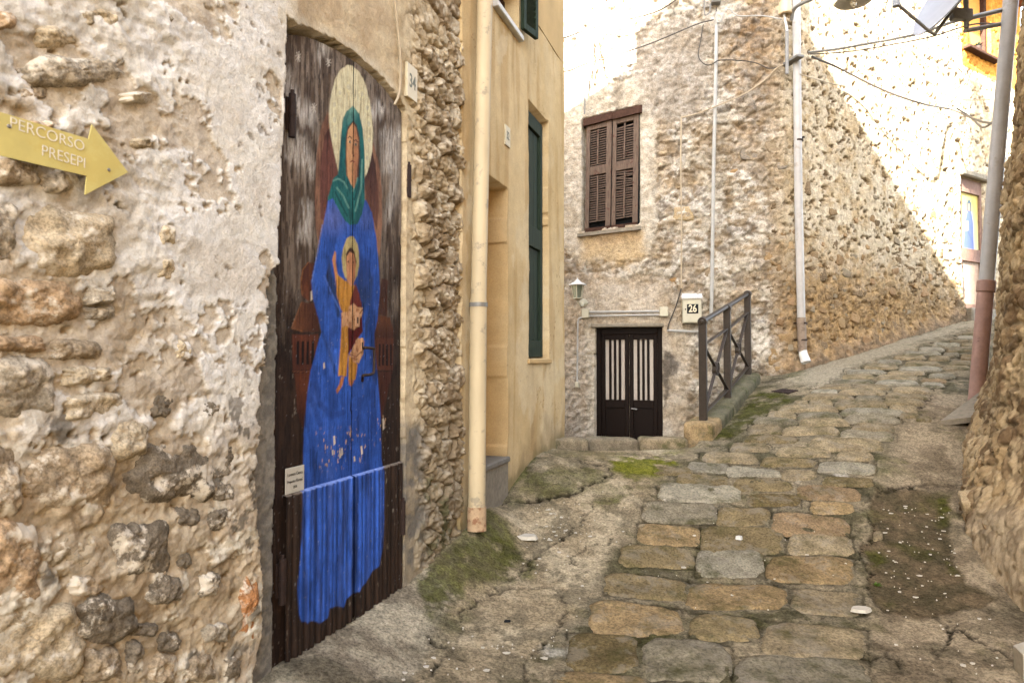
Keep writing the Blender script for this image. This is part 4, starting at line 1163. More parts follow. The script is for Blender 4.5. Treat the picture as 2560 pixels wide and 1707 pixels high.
ar = thing('arrow_sign', 'yellow arrow sign with faded lettering fixed to the left wall', 'sign')
hA = 0.094
AP = [LEFT.uv(x, y, hA) for (x, y) in [(0, 280), (222, 348), (230, 312), (320, 431), (213, 487), (217, 440), (0, 388)]]
AP[0] = LEFT.uv(-4, 279, hA); AP[6] = LEFT.uv(-4, 388, hA)
vs = [LEFT.pt(u, z, hA) for u, z in AP] + [LEFT.pt(u, z, hA - 0.003) for u, z in AP]
n = 7
fs = [(0, 6, 5, 1), (1, 5, 3), (1, 3, 2), (5, 4, 3), (7, 8, 12, 13), (8, 10, 12), (8, 9, 10), (12, 10, 11)] + [(i, i + n, (i + 1) % n + n, (i + 1) % n)[::-1] for i in range(n)]
MB().add(vs, fs).build('panel', MAT['yellow'], ar)
u0, z0 = LEFT.uv(125, 345, hA); u1, z1 = LEFT.uv(60, 318, hA); u2, z2 = LEFT.uv(200, 364, hA)
ang = math.atan2(z2 - z1, u2 - u1)
text("PERCORSO", 0.036, LEFT.fr(*LEFT.uv(122, 339, hA), hA + 0.001) @ Matrix.Rotation(ang, 4, 'Z'), MAT['faded'], ar, 0.98, 0.0003, bold=-0.0003)
text("PRESEPI", 0.036, LEFT.fr(*LEFT.uv(160, 394, hA), hA + 0.001) @ Matrix.Rotation(ang, 4, 'Z'), MAT['faded'], ar, 0.92, 0.0003, bold=-0.0003)
for (x, y) in [(22, 316), (272, 425)]:
    Mx = LEFT.M(x, y, hA); MB().lathe(Mx, [(0.0045, -0.02), (0.0045, 0.001), (0.003, 0.0022), (0.0, 0.0024)], 10).build('screw', MAT['steel'], ar)

# thin cable above the door and down to the number tile
cb = MB().tube(bez([LEFT.P(985, -20, 0.036), LEFT.P(993, 60, 0.034), LEFT.P(1000, 130, 0.036), LEFT.P(1001, 200, 0.034), LEFT.P(996, 240, 0.034), LEFT.P(986, 262, 0.030)], 5), 0.006, 6).build('wall_cable', MAT['cablepale'], None, True)
tag(cb, 'beige cable running down the plaster above the painted door', 'cable')

# body and roofs of the mural house
Lf = LEFT.fr(0, 0, 0)
def prism(M, poly, a0, a1, axis='u'):
    """poly of (h, z) extruded along u"""
    n = len(poly)
    vs = [M @ Vector((a0, z, h)) for h, z in poly] + [M @ Vector((a1, z, h)) for h, z in poly]
    return vs, [tuple(range(n))[::-1], tuple(range(n, 2 * n))] + [(i, (i + 1) % n, (i + 1) % n + n, i + n) for i in range(n)]
def front_slab(name, uz, h0, h1, mat, parent):
    n_ = len(uz)
    vs_ = [Lf @ Vector((u, z, h0)) for u, z in uz] + [Lf @ Vector((u, z, h1)) for u, z in uz]
    return MB().add(vs_, [tuple(range(n_))[::-1], tuple(range(n_, 2 * n_))] + [(i_, (i_ + 1) % n_, (i_ + 1) % n_ + n_, i_ + n_) for i_ in range(n_)]).build(name, mat, parent)
UB = 6.95
MB().add(*prism(Lf, [(-0.16, -2.5), (-0.16, 8.5), (-1.0, 8.4), (-2.4, 7.3), (-6, 5.2), (-6, -2.5)], UB, 12.50)).build('body', MAT['housewall'], mural_house)
MB().box(Lf, UB, 9.715, -2.5, 3.39, -0.15, 0.055).build('wall_end', MAT['housewall'], mural_house)
front_slab('upper_wall', [(UB, 3.4), (12.58, 3.4), (12.58, 10.8), (11.5, 10.8), (11.5, 9.62), (UB, 11.0)], -0.13, 0.055, MAT['housewall'], mural_house)  # stepped top out of view, shaped to cast the diagonal shadow edge
MB().add(*prism(Lf, [(-0.14, 8.62), (-0.14, 8.54), (-1.0, 8.42), (-2.4, 7.32), (-6.2, 5.1), (-6.2, 5.2), (-2.4, 7.42), (-1.0, 8.52)], UB, 12.50)).build('roof', MAT['rooftile'], mural_house)

caster_house = thing('shadow_house', 'unseen tall house added down the lane to cast shade', 'house')
DP = [(0.03, 15.2), (-0.10, 15.2), (-0.12, 10.6), (-0.9, 10.6), (-2.9, 10.2), (-6.0, 8.6)]  # unseen thin parapet, shaped to shade the right end of the street wall
MB().add(*prism(Lf, [(0.03, -4.5)] + DP + [(-6.0, -4.5)], -3.0, UB - 0.01)).build('body', MAT['housewall'], caster_house)

# ------------------------------------------------------------------ ochre house
ochre = thing('ochre_house', 'smooth ochre plastered house with dark green shutters', 'house')
OH = 0.045
DR_U0, DR_U1 = 12.90, LEFT.uv(1267, 700, OH)[0]
DR_Z = LEFT.uv(1266, 470, OH)[1]; STEP_Z = LEFT.uv(1268, 1140, OH)[1]
SH_U0 = LEFT.uv(1322, 500, OH)[0]; SH_U1 = LEFT.uv(1371, 500, OH)[0]
SH_Z1 = LEFT.uv(1325, 252, OH)[1]; SH_Z0 = LEFT.uv(1320, 897, OH)[1]
WU0 = LEFT.uv(1240, 20, OH)[0]; WU1 = LEFT.uv(1297, 60, OH)[0]; WZ0 = LEFT.uv(1262, 40, OH)[1]
def och_h(U, Z, px, py):
    n1 = fbm(U * 2.2, Z * 2.2, 801); n2 = fbm(U * 11, Z * 11, 803); n3 = fbm(U * 45, Z * 45, 805, 3)
    h = OH + n1 * 0.010 + n2 * 0.0025 + n3 * 0.0008
    e = n1 * 0.012
    h = np.where((U > DR_U0) & (U < DR_U1 + e) & (Z < DR_Z + e * 0.6) & (Z > STEP_Z - 0.02), -0.17, h)
    h = np.where((U > SH_U0 + e) & (U < SH_U1 + e) & (Z < SH_Z1 + e) & (Z > SH_Z0 + e), -0.05, h)
    h = np.where((U > WU0) & (U < WU1) & (Z > WZ0), -0.10, h)
    # ragged edge at the old wall
    e2 = fbm(Z * 14 + 3, Z * 0, 807) * 0.018
    h = np.where(U < 12.56 + e2, 0.0, h)
    return h
def och_c(U, Z, px, py, h):
    n1 = fbm(U * 1.6, Z * 1.2, 811); n2 = fbm(U * 7, Z * 5, 813); n3 = fbm(U * 12, Z * 1.2, 815)
    c = lerp(S(226, 198, 150), S(214, 184, 134), sstep(-0.4, 0.4, n1))
    c = lerp(c, S(224, 198, 154), sstep(0.1, 0.5, n2) * 0.5)
    c = lerp(c, S(184, 148, 98), sstep(0.05, 0.4, n3) * 0.45)
    for (su, sz, sw_) in [(SH_U0 + 0.1, SH_Z0, 0.5), (SH_U1 - 0.08, SH_Z0, 0.35), (WU1 - 0.1, WZ0, 0.5), (WU0 + 0.1, WZ0, 0.4), (13.9, 2.6, 0.4)]:
        c = lerp(c, S(150, 122, 84), np.exp(-((U - su - 0.02 * np.sin(Z * 5)) / 0.035) ** 2) * (Z < sz) * np.exp(-np.clip(sz - Z, 0, 9) / sw_) * 0.45)
    hl_ = np.abs(fbm(U * 1.1 + 5, Z * 1.1, 821, 6, 0.6)) 
    c = lerp(c, S(140, 112, 78), (1 - sstep(0.0015, 0.006, hl_)) * 0.6)
    c = lerp(c, S(234, 212, 172), sstep(0.16, 0.22, fbm(U * 1.3, Z * 1.0, 823, 6, 0.6)) * 0.45)
    jb = (h < -0.01) & (U < DR_U1 + 0.1)
    c = np.where(jb[..., None], lerp(S(204, 160, 100), S(190, 146, 88), sstep(-0.3, 0.3, n2)), c)
    st = sstep(0.3, 0.0, Z - 0.45 - n2 * 0.25 - (U - 12.5) * 0.06)
    c = lerp(c, S(150, 126, 92), st * 0.55)
    c = lerp(c, S(110, 104, 66), sstep(0.12, 0.0, Z - 0.40 - n2 * 0.12 - (U - 12.5) * 0.07) * 0.5)
    return c
us = np.arange(12.535, 14.856, 0.0105); zs = np.arange(-0.3, 3.95, 0.0105)
relief('wall', LEFT, us, zs, och_h, och_c, ochre, MAT['plaster'], OH)
MB().add(*prism(Lf, [(-0.20, -1.0), (-0.20, 7.65), (-0.70, 7.25), (-0.70, 6.85), (-1.14, 6.5), (-1.6, 6.22), (-4.5, 4.6), (-4.5, -1.0)], 12.60, 14.85)).build('body', MAT['housewall2'], ochre)  # stepped gable profile shaped to cast the slanting shadow edge opposite
MB().box(Lf, 12.60, 14.852, 3.945, 10.8, -0.14, OH).build('upper_wall', MAT['housewall2'], ochre)  # raised well above view to keep the far house corner in shade
MB().box(Lf, 14.835, 14.855, -0.6, 3.94, -0.6, OH - 0.004).build('corner', MAT['housewall2'], ochre)
MB().box(Lf, DR_U0 - 0.02, DR_U1 + 0.015, STEP_Z - 0.035, STEP_Z, -0.165, OH + 0.022, 0.006).build('doorstep', MAT['slate'], ochre)
MB().box(Lf, DR_U0 - 0.02, DR_U1 + 0.005, STEP_Z - 0.30, STEP_Z - 0.036, -0.165, OH + 0.008).build('step_riser', MAT['cementslab'], ochre)
MB().box(Lf, DR_U0 + 0.01, DR_U1 - 0.01, STEP_Z + 0.003, DR_Z - 0.015, -0.166, -0.135).build('house_door', MAT['darkwood'], ochre)
# tall green shutter: stiles, rails, boards
sh = MB()
a, b, z0, z1 = SH_U0 + 0.012, SH_U1 - 0.03, SH_Z0 + 0.015, SH_Z1 - 0.035
sw = 0.055
for (x0, x1, y0, y1) in [(a, a + sw, z0, z1), (b - sw, b, z0, z1), (a + sw, b - sw, z1 - 0.11, z1), (a + sw, b - sw, z0, z0 + 0.13), (a + sw, b - sw, z0 + 0.86, z0 + 1.02)]:
    sh.box(Lf, x0 + 0.0008, x1 - 0.0008, y0, y1, -0.045, 0.004, 0.003)
shut = sh.build('green_shutter', MAT['green'], ochre)
for (y0, y1) in [(z0 + 0.13, z0 + 0.86), (z0 + 1.02, z1 - 0.11)]:
    m = a + sw
    k = 3
    w = (b - sw - m) / k
    for i in range(k):
        MB().box(Lf, m + i * w + 0.002, m + (i + 1) * w - 0.002, y0 + 0.001, y1 - 0.001, -0.047, -0.020, 0.003).build('board', MAT['green'], shut)
MB().box(Lf, SH_U0 - 0.03, SH_U1 + 0.04, SH_Z0 - 0.035, SH_Z0 - 0.001, -0.045, OH + 0.018, 0.004).build('window_sill', MAT['housewall2'], ochre)
# window at the top of the picture, with a louvred leaf standing open
MB().box(Lf, WU0 - 0.05, WU1 + 0.02, WZ0 - 0.045, WZ0 - 0.001, -0.09, OH + 0.035, 0.006).build('window_sill', MAT['white'], ochre)
fm = MB()
for (x0, x1, y0, y1) in [(WU0 + 0.002, WU0 + 0.06, WZ0 + 0.004, 3.9), (WU1 - 0.06, WU1 - 0.002, WZ0 + 0.004, 3.9)]:
    MB().box(Lf, x0, x1, y0, y1, -0.098, -0.06, 0.004).build('window_jamb', MAT['rustwood'], ochre)
hu, hz = LEFT.uv(1296, 60, OH)
Ms = LEFT.fr(hu, LEFT.uv(1310, 95, OH)[1], OH + 0.012) @ Matrix.Rotation(math.radians(-14), 4, 'Y')
lv = MB()
for (x0, x1, y0, y1) in [(0, 0.035, 0, 0.9), (0.165, 0.20, 0, 0.9), (0.035, 0.165, 0, 0.05)]:
    lv.box(Ms, x0 + 0.0006, x1 - 0.0006, y0, y1, 0.004, 0.036, 0.002)
leafo = lv.build('louvred_shutter', MAT['green'], ochre)
for i in range(18):
    Mi = Ms @ Matrix.Translation((0.1, 0.075 + i * 0.045, 0.02)) @ Matrix.Rotation(math.radians(38), 4, 'X')
    MB().box(Mi, -0.064, 0.064, -0.022, 0.022, -0.004, 0.004).build('slat', MAT['green'], leafo)

# cream drainpipe at the corner of the ochre house
dp = thing('drainpipe', 'cream painted drainpipe at the near corner of the ochre house', 'drainpipe')
pr = 0.047
p_top = LEFT.P(1215, -60, OH + 0.075); p_bot = LEFT.P(1192, 1296, OH + 0.075)
tops = [p_top + (p_top - p_bot) * 0.15, p_top, p_top.lerp(p_bot, 0.5), p_bot]
MB().tube([p_top + (p_top - p_bot) * 0.3, LEFT.P(1196, 760, OH + 0.075)], pr * 0.98, 20).build('upper_pipe', MAT['pipecream'], dp, True)
MB().tube([LEFT.P(1196, 750, OH + 0.075), LEFT.P(1192, 1268, OH + 0.075)], pr * 1.05, 20).build('lower_pipe', MAT['pipecream'], dp, True)
MB().tube([LEFT.P(1192, 1266, OH + 0.075), LEFT.P(1192, 1326, OH + 0.080)], pr * 1.16, 20).build('shoe', mat_plain('rusted_cream', S(196, 164, 126), 0.8, 0, 20, 0.7, 1.1, 0.3, stain=(16, 0.5, S(134, 82, 52), 0.8)), dp, True)
q = LEFT.P(1196, 762, OH + 0.075)
mb = MB().tube([q - Vector((0, 0, 0.012)), q + Vector((0, 0, 0.012))], pr * 1.14, 20)
fq = LEFT.M(1196, 762, OH); mb.box(fq, -0.075, -0.052, -0.01, 0.01, -0.02, 0.08)
mb.build('pipe_bracket', MAT['steel'], dp, True)

# ------------------------------------------------------------------ stone house 26 and its long street wall
stone26 = thing('stone_house', 'rough stone house numbered 26 with shuttered window and long street wall', 'house')
H26 = HOUSE26
WQ = [H26.uv(1461, 572), H26.uv(1596, 555), H26.uv(1600, 268), H26.uv(1466, 302)]      # shutter outline BL BR TR TL
D26U0 = H26.uv(1488, 900)[0]; D26U1 = H26.uv(1656, 900)[0]; D26Z1 = H26.uv(1570, 818)[1]
FDU0 = H26.uv(2406, 640)[0]; FDU1 = H26.uv(2462, 640)[0]; FDZ1 = H26.uv(2430, 448)[1]; FDZ0 = H26.uv(2430, 772)[1]
OWU0 = H26.uv(2412, 100)[0]; OWZ0 = H26.uv(2440, 130)[1]
PLWIN = [(1390, 250), (1436, 225), (1500, 215), (1640, 195), (1640, 600), (1610, 640), (1450, 660), (1390, 600)]
PLDOOR = [(1470, 700), (1560, 690), (1650, 700), (1690, 760), (1720, 830), (1720, 1130), (1380, 1130), (1380, 720)]
CEM = [(1580, 110), (1700, 40), (1770, 60), (1780, 200), (1740, 300), (1660, 310), (1600, 260)]
def h26_masks(U, Z, px, py):
    n2 = fbm(U * 6, Z * 6, 901)
    wx = px + n2 * 22; wy = py + fbm(U * 6, Z * 6, 903) * 22
    win = soft(wx * 0.4 + px * 0.6, wy * 0.4 + py * 0.6, PLWIN, 8); dor = soft(wx, wy, PLDOOR, 22); cem = soft(wx, wy, CEM, 26)
    street = sstep(1900, 1990, px)
    return n2, wx, wy, win, dor, cem, street
def h26_h(U, Z, px, py):
    n2, wx, wy, win, dor, cem, street = h26_masks(U, Z, px, py)
    n1 = fbm(U * 1.7, Z * 1.7, 905); n3 = fbm(U * 17, Z * 19, 907); n4 = fbm(U * 44, Z * 46, 909, 3)
    f1, f2, cid = worley(U * 4.6 + n2 * 0.35, Z * 6.2 + n1 * 0.5, 911)
    g1, g2, gid = worley(U * 12 + n2 * 0.5, Z * 15 + n3 * 0.4, 913)
    smooth = np.clip(np.maximum(np.maximum(win, dor * 0.9), cem * 0.6), 0, 1)
    rub = n1 * 0.05 + (plate(f2 - f1) - 0.6) * 0.024 + (cid - 0.5) * 0.030 + (plate(g2 - g1) - 0.6) * 0.012 + n3 * 0.018 + n4 * 0.010 + ridged(U * 7, Z * 11, 917) * 0.016
    stw = n1 * 0.025 + n2 * 0.007 + (plate(g2 - g1) - 0.6) * 0.012 * sstep(500, 800, wy) + n3 * (0.004 + 0.008 * sstep(450, 750, wy)) + n4 * 0.003
    pits = sstep(0.27, 0.36, fbm(U * 13, Z * 18, 915, 5, 0.6))
    stw = stw - pits * 0.034
    rub = rub * (1 - street) + stw * street
    rub = rub - 0.016 * sstep(0.05, 0.08, fbm(U * 3.0, Z * 4.0, 951, 7, 0.6)) * (1 - street)
    pl = n1 * 0.03 + n3 * 0.005 + n4 * 0.0025
    pop = (1 - sstep(1475, 1500, wx)) * sstep(740, 800, wy)
    pl = pl + pop * (n3 * 0.02 + n4 * 0.012)
    h = rub * (1 - smooth) + pl * smooth
    # raised plaster band round the window
    h = h + win * 0.012
    # cement skirt at the foot of the street wall
    gnd = np.interp(U, [4.6, 5.1, 7.2, 9.2, 11], [1.02, 1.16, 1.52, 2.0, 2.4])
    sk = (1 - sstep(0.05, 0.30, Z - gnd + n2 * 0.10)) * street
    h = h * (1 - sk * 0.6) + sk * 0.07
    ed = n3 * 0.010
    # openings
    a = (U - WQ[0][0]) / (WQ[1][0] - WQ[0][0])
    zb = WQ[0][1] + (WQ[1][1] - WQ[0][1]) * a; zt = WQ[3][1] + (WQ[2][1] - WQ[3][1]) * a
    h = np.where((a > -0.02) & (a < 1.02) & (Z > zb - 0.02) & (Z < zt + 0.02), -0.10, h)
    h = np.where((U > D26U0 + ed) & (U < D26U1 + ed) & (Z < D26Z1 + 0.02 + ed), -0.17, h)
    h = np.where((U > FDU0) & (U < FDU1) & (Z < FDZ1) & (Z > FDZ0), -0.10, h)
    h = np.where((U > OWU0 + 0.12) & (U < OWU0 + 0.9) & (Z > OWZ0), -0.16, h)
    return h
def h26_c(U, Z, px, py, h):
    n2, wx, wy, win, dor, cem, street = h26_masks(U, Z, px, py)
    n1 = fbm(U * 1.7, Z * 1.7, 905); n3 = fbm(U * 17, Z * 19, 907)
    f1, f2, cid = worley(U * 4.6 + n2 * 0.35, Z * 6.2 + n1 * 0.5, 911)
    lime = lerp(S(230, 219, 200), S(210, 196, 172), sstep(-0.3, 0.4, fbm(U * 4, Z * 4, 921)))
    stone = lerp(S(190, 168, 136), S(158, 140, 118), cid)
    stone = lerp(stone, S(160, 152, 140), sstep(0.6, 0.9, cid) * 0.8)
    c = lerp(stone, lime, np.clip(sstep(-0.26, -0.04, fbm(U * 8, Z * 10, 923, 6, 0.62)) * 0.9 + 0.1, 0, 1))
    c = lerp(c, S(200, 168, 122), sstep(0.15, 0.5, fbm(U * 3, Z * 3.4, 925)) * 0.35)
    c = lerp(c, S(112, 92, 72), sstep(0.24, 0.34, fbm(U * 10, Z * 14, 927, 6, 0.62)) * 0.6)
    c = lerp(c, lerp(S(176, 150, 116), S(140, 120, 96), sstep(-0.2, 0.2, n3)), sstep(0.05, 0.08, fbm(U * 3.0, Z * 4.0, 951, 7, 0.6)) * 0.5)
    corner = sstep(1780, 1880, wx) * (1 - sstep(1960, 2020, px)) * (1 - sstep(150, 420, wy))
    c = lerp(c, lerp(S(160, 124, 82), S(112, 88, 64), sstep(-0.3, 0.3, n3)), corner * 0.6)
    sw = lerp(S(224, 204, 170), S(204, 178, 138), sstep(-0.3, 0.4, n2))
    sw = lerp(sw, S(236, 218, 188), sstep(0.02, 0.2, fbm(U * 7, Z * 9, 929, 6, 0.62)) * 0.7)
    sw = lerp(sw, S(120, 92, 62), sstep(0.25, 0.35, fbm(U * 13, Z * 18, 915, 5, 0.6)) * 0.75)  # pits darkened in colour too, painting in their shade
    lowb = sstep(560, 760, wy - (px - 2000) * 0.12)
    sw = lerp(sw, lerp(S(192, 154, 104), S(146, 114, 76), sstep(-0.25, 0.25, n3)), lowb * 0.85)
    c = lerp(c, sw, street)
    c = lerp(c, lerp(S(220, 207, 184), S(196, 180, 154), sstep(-0.3, 0.4, n3)), win * 0.9)
    c = lerp(c, S(210, 178, 128), soft(wx, wy, [(1455, 580), (1600, 570), (1610, 640), (1550, 660), (1450, 650)], 18) * 0.75)
    c = lerp(c, S(120, 106, 90), soft(px + n3 * 14, py, [(1530, 215), (1560, 205), (1552, 280), (1535, 290)], 10) * 0.6)
    c = lerp(c, S(150, 116, 84), soft(wx, py, [(1470, 574), (1600, 560), (1590, 600), (1500, 612)], 12) * 0.4)
    c = lerp(c, lerp(S(218, 202, 178), S(198, 178, 150), sstep(-0.3, 0.4, n2)), dor * 0.85)
    c = lerp(c, S(222, 210, 186), soft(px, py, [(1462, 810), (1490, 800), (1486, 1100), (1470, 1100)], 5) * 0.6)
    c = lerp(c, S(88, 80, 72), soft(px + n3 * 12, py + n2 * 20, [(1658, 868), (1678, 882), (1696, 900), (1688, 925), (1672, 950), (1670, 1000), (1657, 1030), (1656, 900)], 5) * 0.8)
    c = lerp(c, lerp(S(172, 160, 144), S(154, 140, 122), sstep(-0.3, 0.3, n3)), cem * 0.75)
    c = lerp(c, lerp(S(190, 176, 156), S(160, 146, 126), sstep(-0.3, 0.3, n3)), (1 - sstep(1420, 1500, wx)) * sstep(820, 1000, wy) * 0.6)
    gnd = np.interp(U, [4.6, 5.1, 7.2, 9.2, 11], [1.02, 1.16, 1.52, 2.0, 2.4])
    sk = (1 - sstep(0.05, 0.28, Z - gnd + n2 * 0.14)) * street
    c = lerp(c, lerp(S(158, 132, 106), S(130, 112, 90), sstep(-0.3, 0.3, n3)), sk * 0.85)
    og = ((Z > OWZ0 - 0.32) & (U > OWU0 - 0.10)).astype(float)
    c = lerp(c, S(232, 160, 74), og)
    return c
us = np.concatenate([np.arange(0.9, 4.9, 0.0155), np.arange(4.9, 11.2, 0.019)]); zs = np.arange(-0.25, 7.41, 0.0168)
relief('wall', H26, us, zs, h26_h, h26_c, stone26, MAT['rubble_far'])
# body behind the walls, eaves above
bp = [np.array(H26.pts(np.array(u), np.array(0.0), -0.3))[:2] for u in (0.0, 2.0, 4.0, 4.7, 5.4, 8.0, 11.1)] + [np.array((8.0, 17.0)), np.array((-2.5, 14.0))]
n = len(bp)
vs = [Vector((p[0], p[1], -0.5)) for p in bp] + [Vector((p[0], p[1], 7.4)) for p in bp]
MB().add(vs, [tuple(range(n, 2 * n)), tuple(range(n))[::-1]] + [(i, (i + 1) % n, (i + 1) % n + n, i + n) for i in range(n)]).build('body', MAT['housewall'], stone26)
ep = [np.array(H26.pts(np.array(u), np.array(0.0), 0.3))[:2] for u in (0.0, 2.0, 4.0, 4.7, 5.4, 8.0, 11.1)] + [np.array((8.0, 17.2)), np.array((-2.7, 14.2))]
vs = [Vector((p[0], p[1], 7.41)) for p in ep] + [Vector((p[0], p[1], 7.55)) for p in ep] + [Vector((3.0, 12.5, 8.8))]
MB().add(vs, [tuple(range(n))[::-1]] + [(i, (i + 1) % n, (i + 1) % n + n, i + n) for i in range(n)] + [(i + n, (i + 1) % n + n, 2 * n) for i in range(n)]).build('roof', MAT['rooftile'], stone26)
# stones standing out of the wall
def hface(u, z): return face_at(H26, u, z)
def keep_low(u, z, r):
    h, x, y = hface(u, z)
    g = np.interp(u, [4.6, 5.1, 7.2, 9.2, 11], [1.02, 1.16, 1.52, 2.0, 2.4])
    p = sstep(480, 760, y - (x - 2000) * 0.15 + 60)
    return h > -0.09 and 1880 < x < 2400 and z > g + 0.16 and r.random() < 0.004 + 0.99 * p
spots = throw(270, 4.55, 9.0, 1.1, 3.6, 0.07, 0.28, (0.6, 1.05), 21, keep_low, 0.8)
scatter_stones(H26, [(u, z, w, hh, hface(u, z)[0], random.uniform(-0.016, 0.010)) for (u, z, w, hh) in spots], stone26, MAT['fieldstone'],
               [S(166, 134, 96), S(148, 122, 90), S(182, 150, 108), S(130, 108, 82), S(174, 138, 100), S(156, 140, 116)], 31)
def keep_up(u, z, r):
    h, x, y = hface(u, z)
    if h < -0.09 or not (1645 < x < 1985) or y > 700 or y < -60: return False
    return True
spots = throw(40, 3.0, 4.95, 1.9, 5.9, 0.12, 0.38, (0.45, 0.8), 23, keep_up, 0.9)
scatter_stones(H26, [(u, z, w, hh, hface(u, z)[0], random.uniform(-0.03, -0.008)) for (u, z, w, hh) in spots], stone26, MAT['fieldstone'],
               [S(186, 164, 130), S(168, 148, 120), S(156, 144, 128), S(194, 170, 130), S(176, 140, 96)], 33)

# louvred shutters of house 26
def Wq(a, b, h):
    u = (WQ[0][0] * (1 - a) + WQ[1][0] * a) * (1 - b) + (WQ[3][0] * (1 - a) + WQ[2][0] * a) * b
    z = (WQ[0][1] * (1 - a) + WQ[1][1] * a) * (1 - b) + (WQ[3][1] * (1 - a) + WQ[2][1] * a) * b
    return H26.pt(u, z, h)
def qbox(mb, a0, a1, b0, b1, h0, h1, tilt=0.0):
    vs = [Wq(a, b, h) for h in (h0, h1) for b in (b0, b1) for a in (a0, a1)]
    return mb.add(vs, [(0, 2, 3, 1), (4, 5, 7, 6), (0, 1, 5, 4), (2, 6, 7, 3), (0, 4, 6, 2), (1, 3, 7, 5)])
mb = MB(); qbox(mb, -0.01, 1.01, -0.01, 1.01, -0.098, -0.09); mb.build('window_dark', MAT['black'], stone26)
mb = MB(); qbox(mb, -0.05, 0.49, 0.945, 1.01, -0.05, 0.045); mb.build('lintel_board', MAT['rustwood'], stone26)
mb = MB(); qbox(mb, 0.50, 1.04, 0.94, 1.005, -0.05, 0.05); mb.build('lintel_board', MAT['rustwood'], stone26)
mb = MB(); qbox(mb, -0.12, 1.05, -0.075, -0.045, -0.05, 0.07); mb.build('window_sill', MAT['cementslab'], stone26)
for (a0, a1) in ((0.01, 0.485), (0.505, 0.985)):
    mb = MB(); w = a1 - a0
    qbox(mb, a0, a0 + w * 0.15, 0.0, 0.94, -0.035, 0.012); qbox(mb, a1 - w * 0.20, a1, 0.0, 0.94, -0.035, 0.014)
    qbox(mb, a0 + w * 0.151, a1 - w * 0.201, 0.48, 0.56, -0.033, 0.010); qbox(mb, a0 + w * 0.151, a1 - w * 0.201, 0.90, 0.94, -0.033, 0.010)
    lf = mb.build('shutter_leaf', MAT['greywood'], stone26)
    mb = MB(); qbox(mb, a0 + 0.002, a1 - 0.002, -0.035, -0.002, -0.033, 0.016); mb.build('bottom_rail', MAT['rustwood'], lf)
    mb = MB(); qbox(mb, a0 + w * 0.45, a0 + w * 0.51, 0.06, 0.47, 0.003, 0.013); qbox(mb, a0 + w * 0.43, a0 + w * 0.49, 0.57, 0.89, 0.003, 0.013); mb.build('tilt_rod', MAT['greywood'], lf)
    for (b0, b1, ns) in ((0.05, 0.475, 20), (0.57, 0.895, 15)):
        for i in range(ns):
            if a0 > 0.4 and b0 > 0.5 and i == ns - 1: continue
            bb = b0 + (b1 - b0) * (i + 0.5) / ns; d = (b1 - b0) / ns * 0.42; j = random.uniform(-0.003, 0.003) * (4 if (a0 > 0.4 and i > 11) else 1)
            A0, A1 = a0 + w * 0.152, a1 - w * 0.202
            t = 0.004
            def pq(a, s, k): return Wq(a, bb + s * d + (j if a == A0 else -j), -0.012 - s * 0.014 + k)
            vs = [pq(a, s, kk) for kk in (-t, t) for s in (-1, 1) for a in (A0, A1)]
            MB().add(vs, [(0, 2, 3, 1), (4, 5, 7, 6), (0, 1, 5, 4), (2, 6, 7, 3), (0, 4, 6, 2), (1, 3, 7, 5)]).build('slat', MAT['greywood'], lf)

# door 26
M26 = lambda h: H26.fr((D26U0 + D26U1) / 2, 0, h)
Md = M26(0.0); W2 = (D26U1 - D26U0) / 2 - 0.004; zt = D26Z1 + 0.0; zb = YARD_Z + 0.02
fr = MB()
for (x0, x1, y0, y1) in [(-W2, -W2 + 0.06, zb, zt), (W2 - 0.06, W2, zb, zt), (-W2 + 0.061, W2 - 0.061, zt - 0.085, zt)]:
    fr.box(Md, x0, x1, y0, y1, -0.165, -0.09, 0.005)
dr = fr.build('double_door', MAT['darkwood'], stone26)
dr['label'] = 'dark brown double door with curtained glass strips'
for (x0, x1) in [(-W2 + 0.062, -0.004), (0.004, W2 - 0.062)]:
    lb = MB(); w = x1 - x0
    z_mid = H26.uv(1500, 1000)[1]; z_top = zt - 0.15
    lb.box(Md, x0, x0 + 0.05, zb, zt - 0.087, -0.155, -0.105, 0.004); lb.box(Md, x1 - 0.05, x1, zb, zt - 0.087, -0.155, -0.105, 0.004)
    lb.box(Md, x0 + 0.051, x1 - 0.051, z_top, zt - 0.087, -0.153, -0.108, 0.003); lb.box(Md, x0 + 0.051, x1 - 0.051, z_mid - 0.10, z_mid, -0.153, -0.108, 0.003)
    lfd = lb.build('door_leaf', MAT['darkwood'], dr)
    MB().box(Md, x0 + 0.052, x1 - 0.052, zb, z_mid - 0.102, -0.148, -0.128).build('lower_panel', MAT['rustwood' if False else 'darkwood'], lfd)
    MB().box(Md, x0 + 0.052, x1 - 0.052, z_mid + 0.001, z_top - 0.001, -0.150, -0.142).build('curtained_pane', MAT['curtain'], lfd)
    iw = (w - 0.104)
    for i in range(1, 4):
        xb = x0 + 0.052 + iw * i / 4
        MB().box(Md, xb - 0.016, xb + 0.016, z_mid + 0.002, z_top - 0.002, -0.140, -0.112, 0.003).build('bar', MAT['darkwood'], lfd)
MB().tube([Md @ Vector((0.03, H26.uv(1570, 1012)[1] - 0.05, -0.10)), Md @ Vector((0.03, H26.uv(1570, 1012)[1] - 0.05, -0.065)), Md @ Vector((0.10, H26.uv(1570, 1012)[1] - 0.055, -0.062))], 0.008, 8).build('door_handle', MAT['steel'], dr, True)
MB().box(H26.fr((D26U0 + D26U1) / 2, 0, 0), -W2 - 0.06, W2 + 0.03, D26Z1 + 0.001, D26Z1 + 0.045, -0.16, 0.03, 0.01).build('lintel', MAT['cementslab'], stone26)

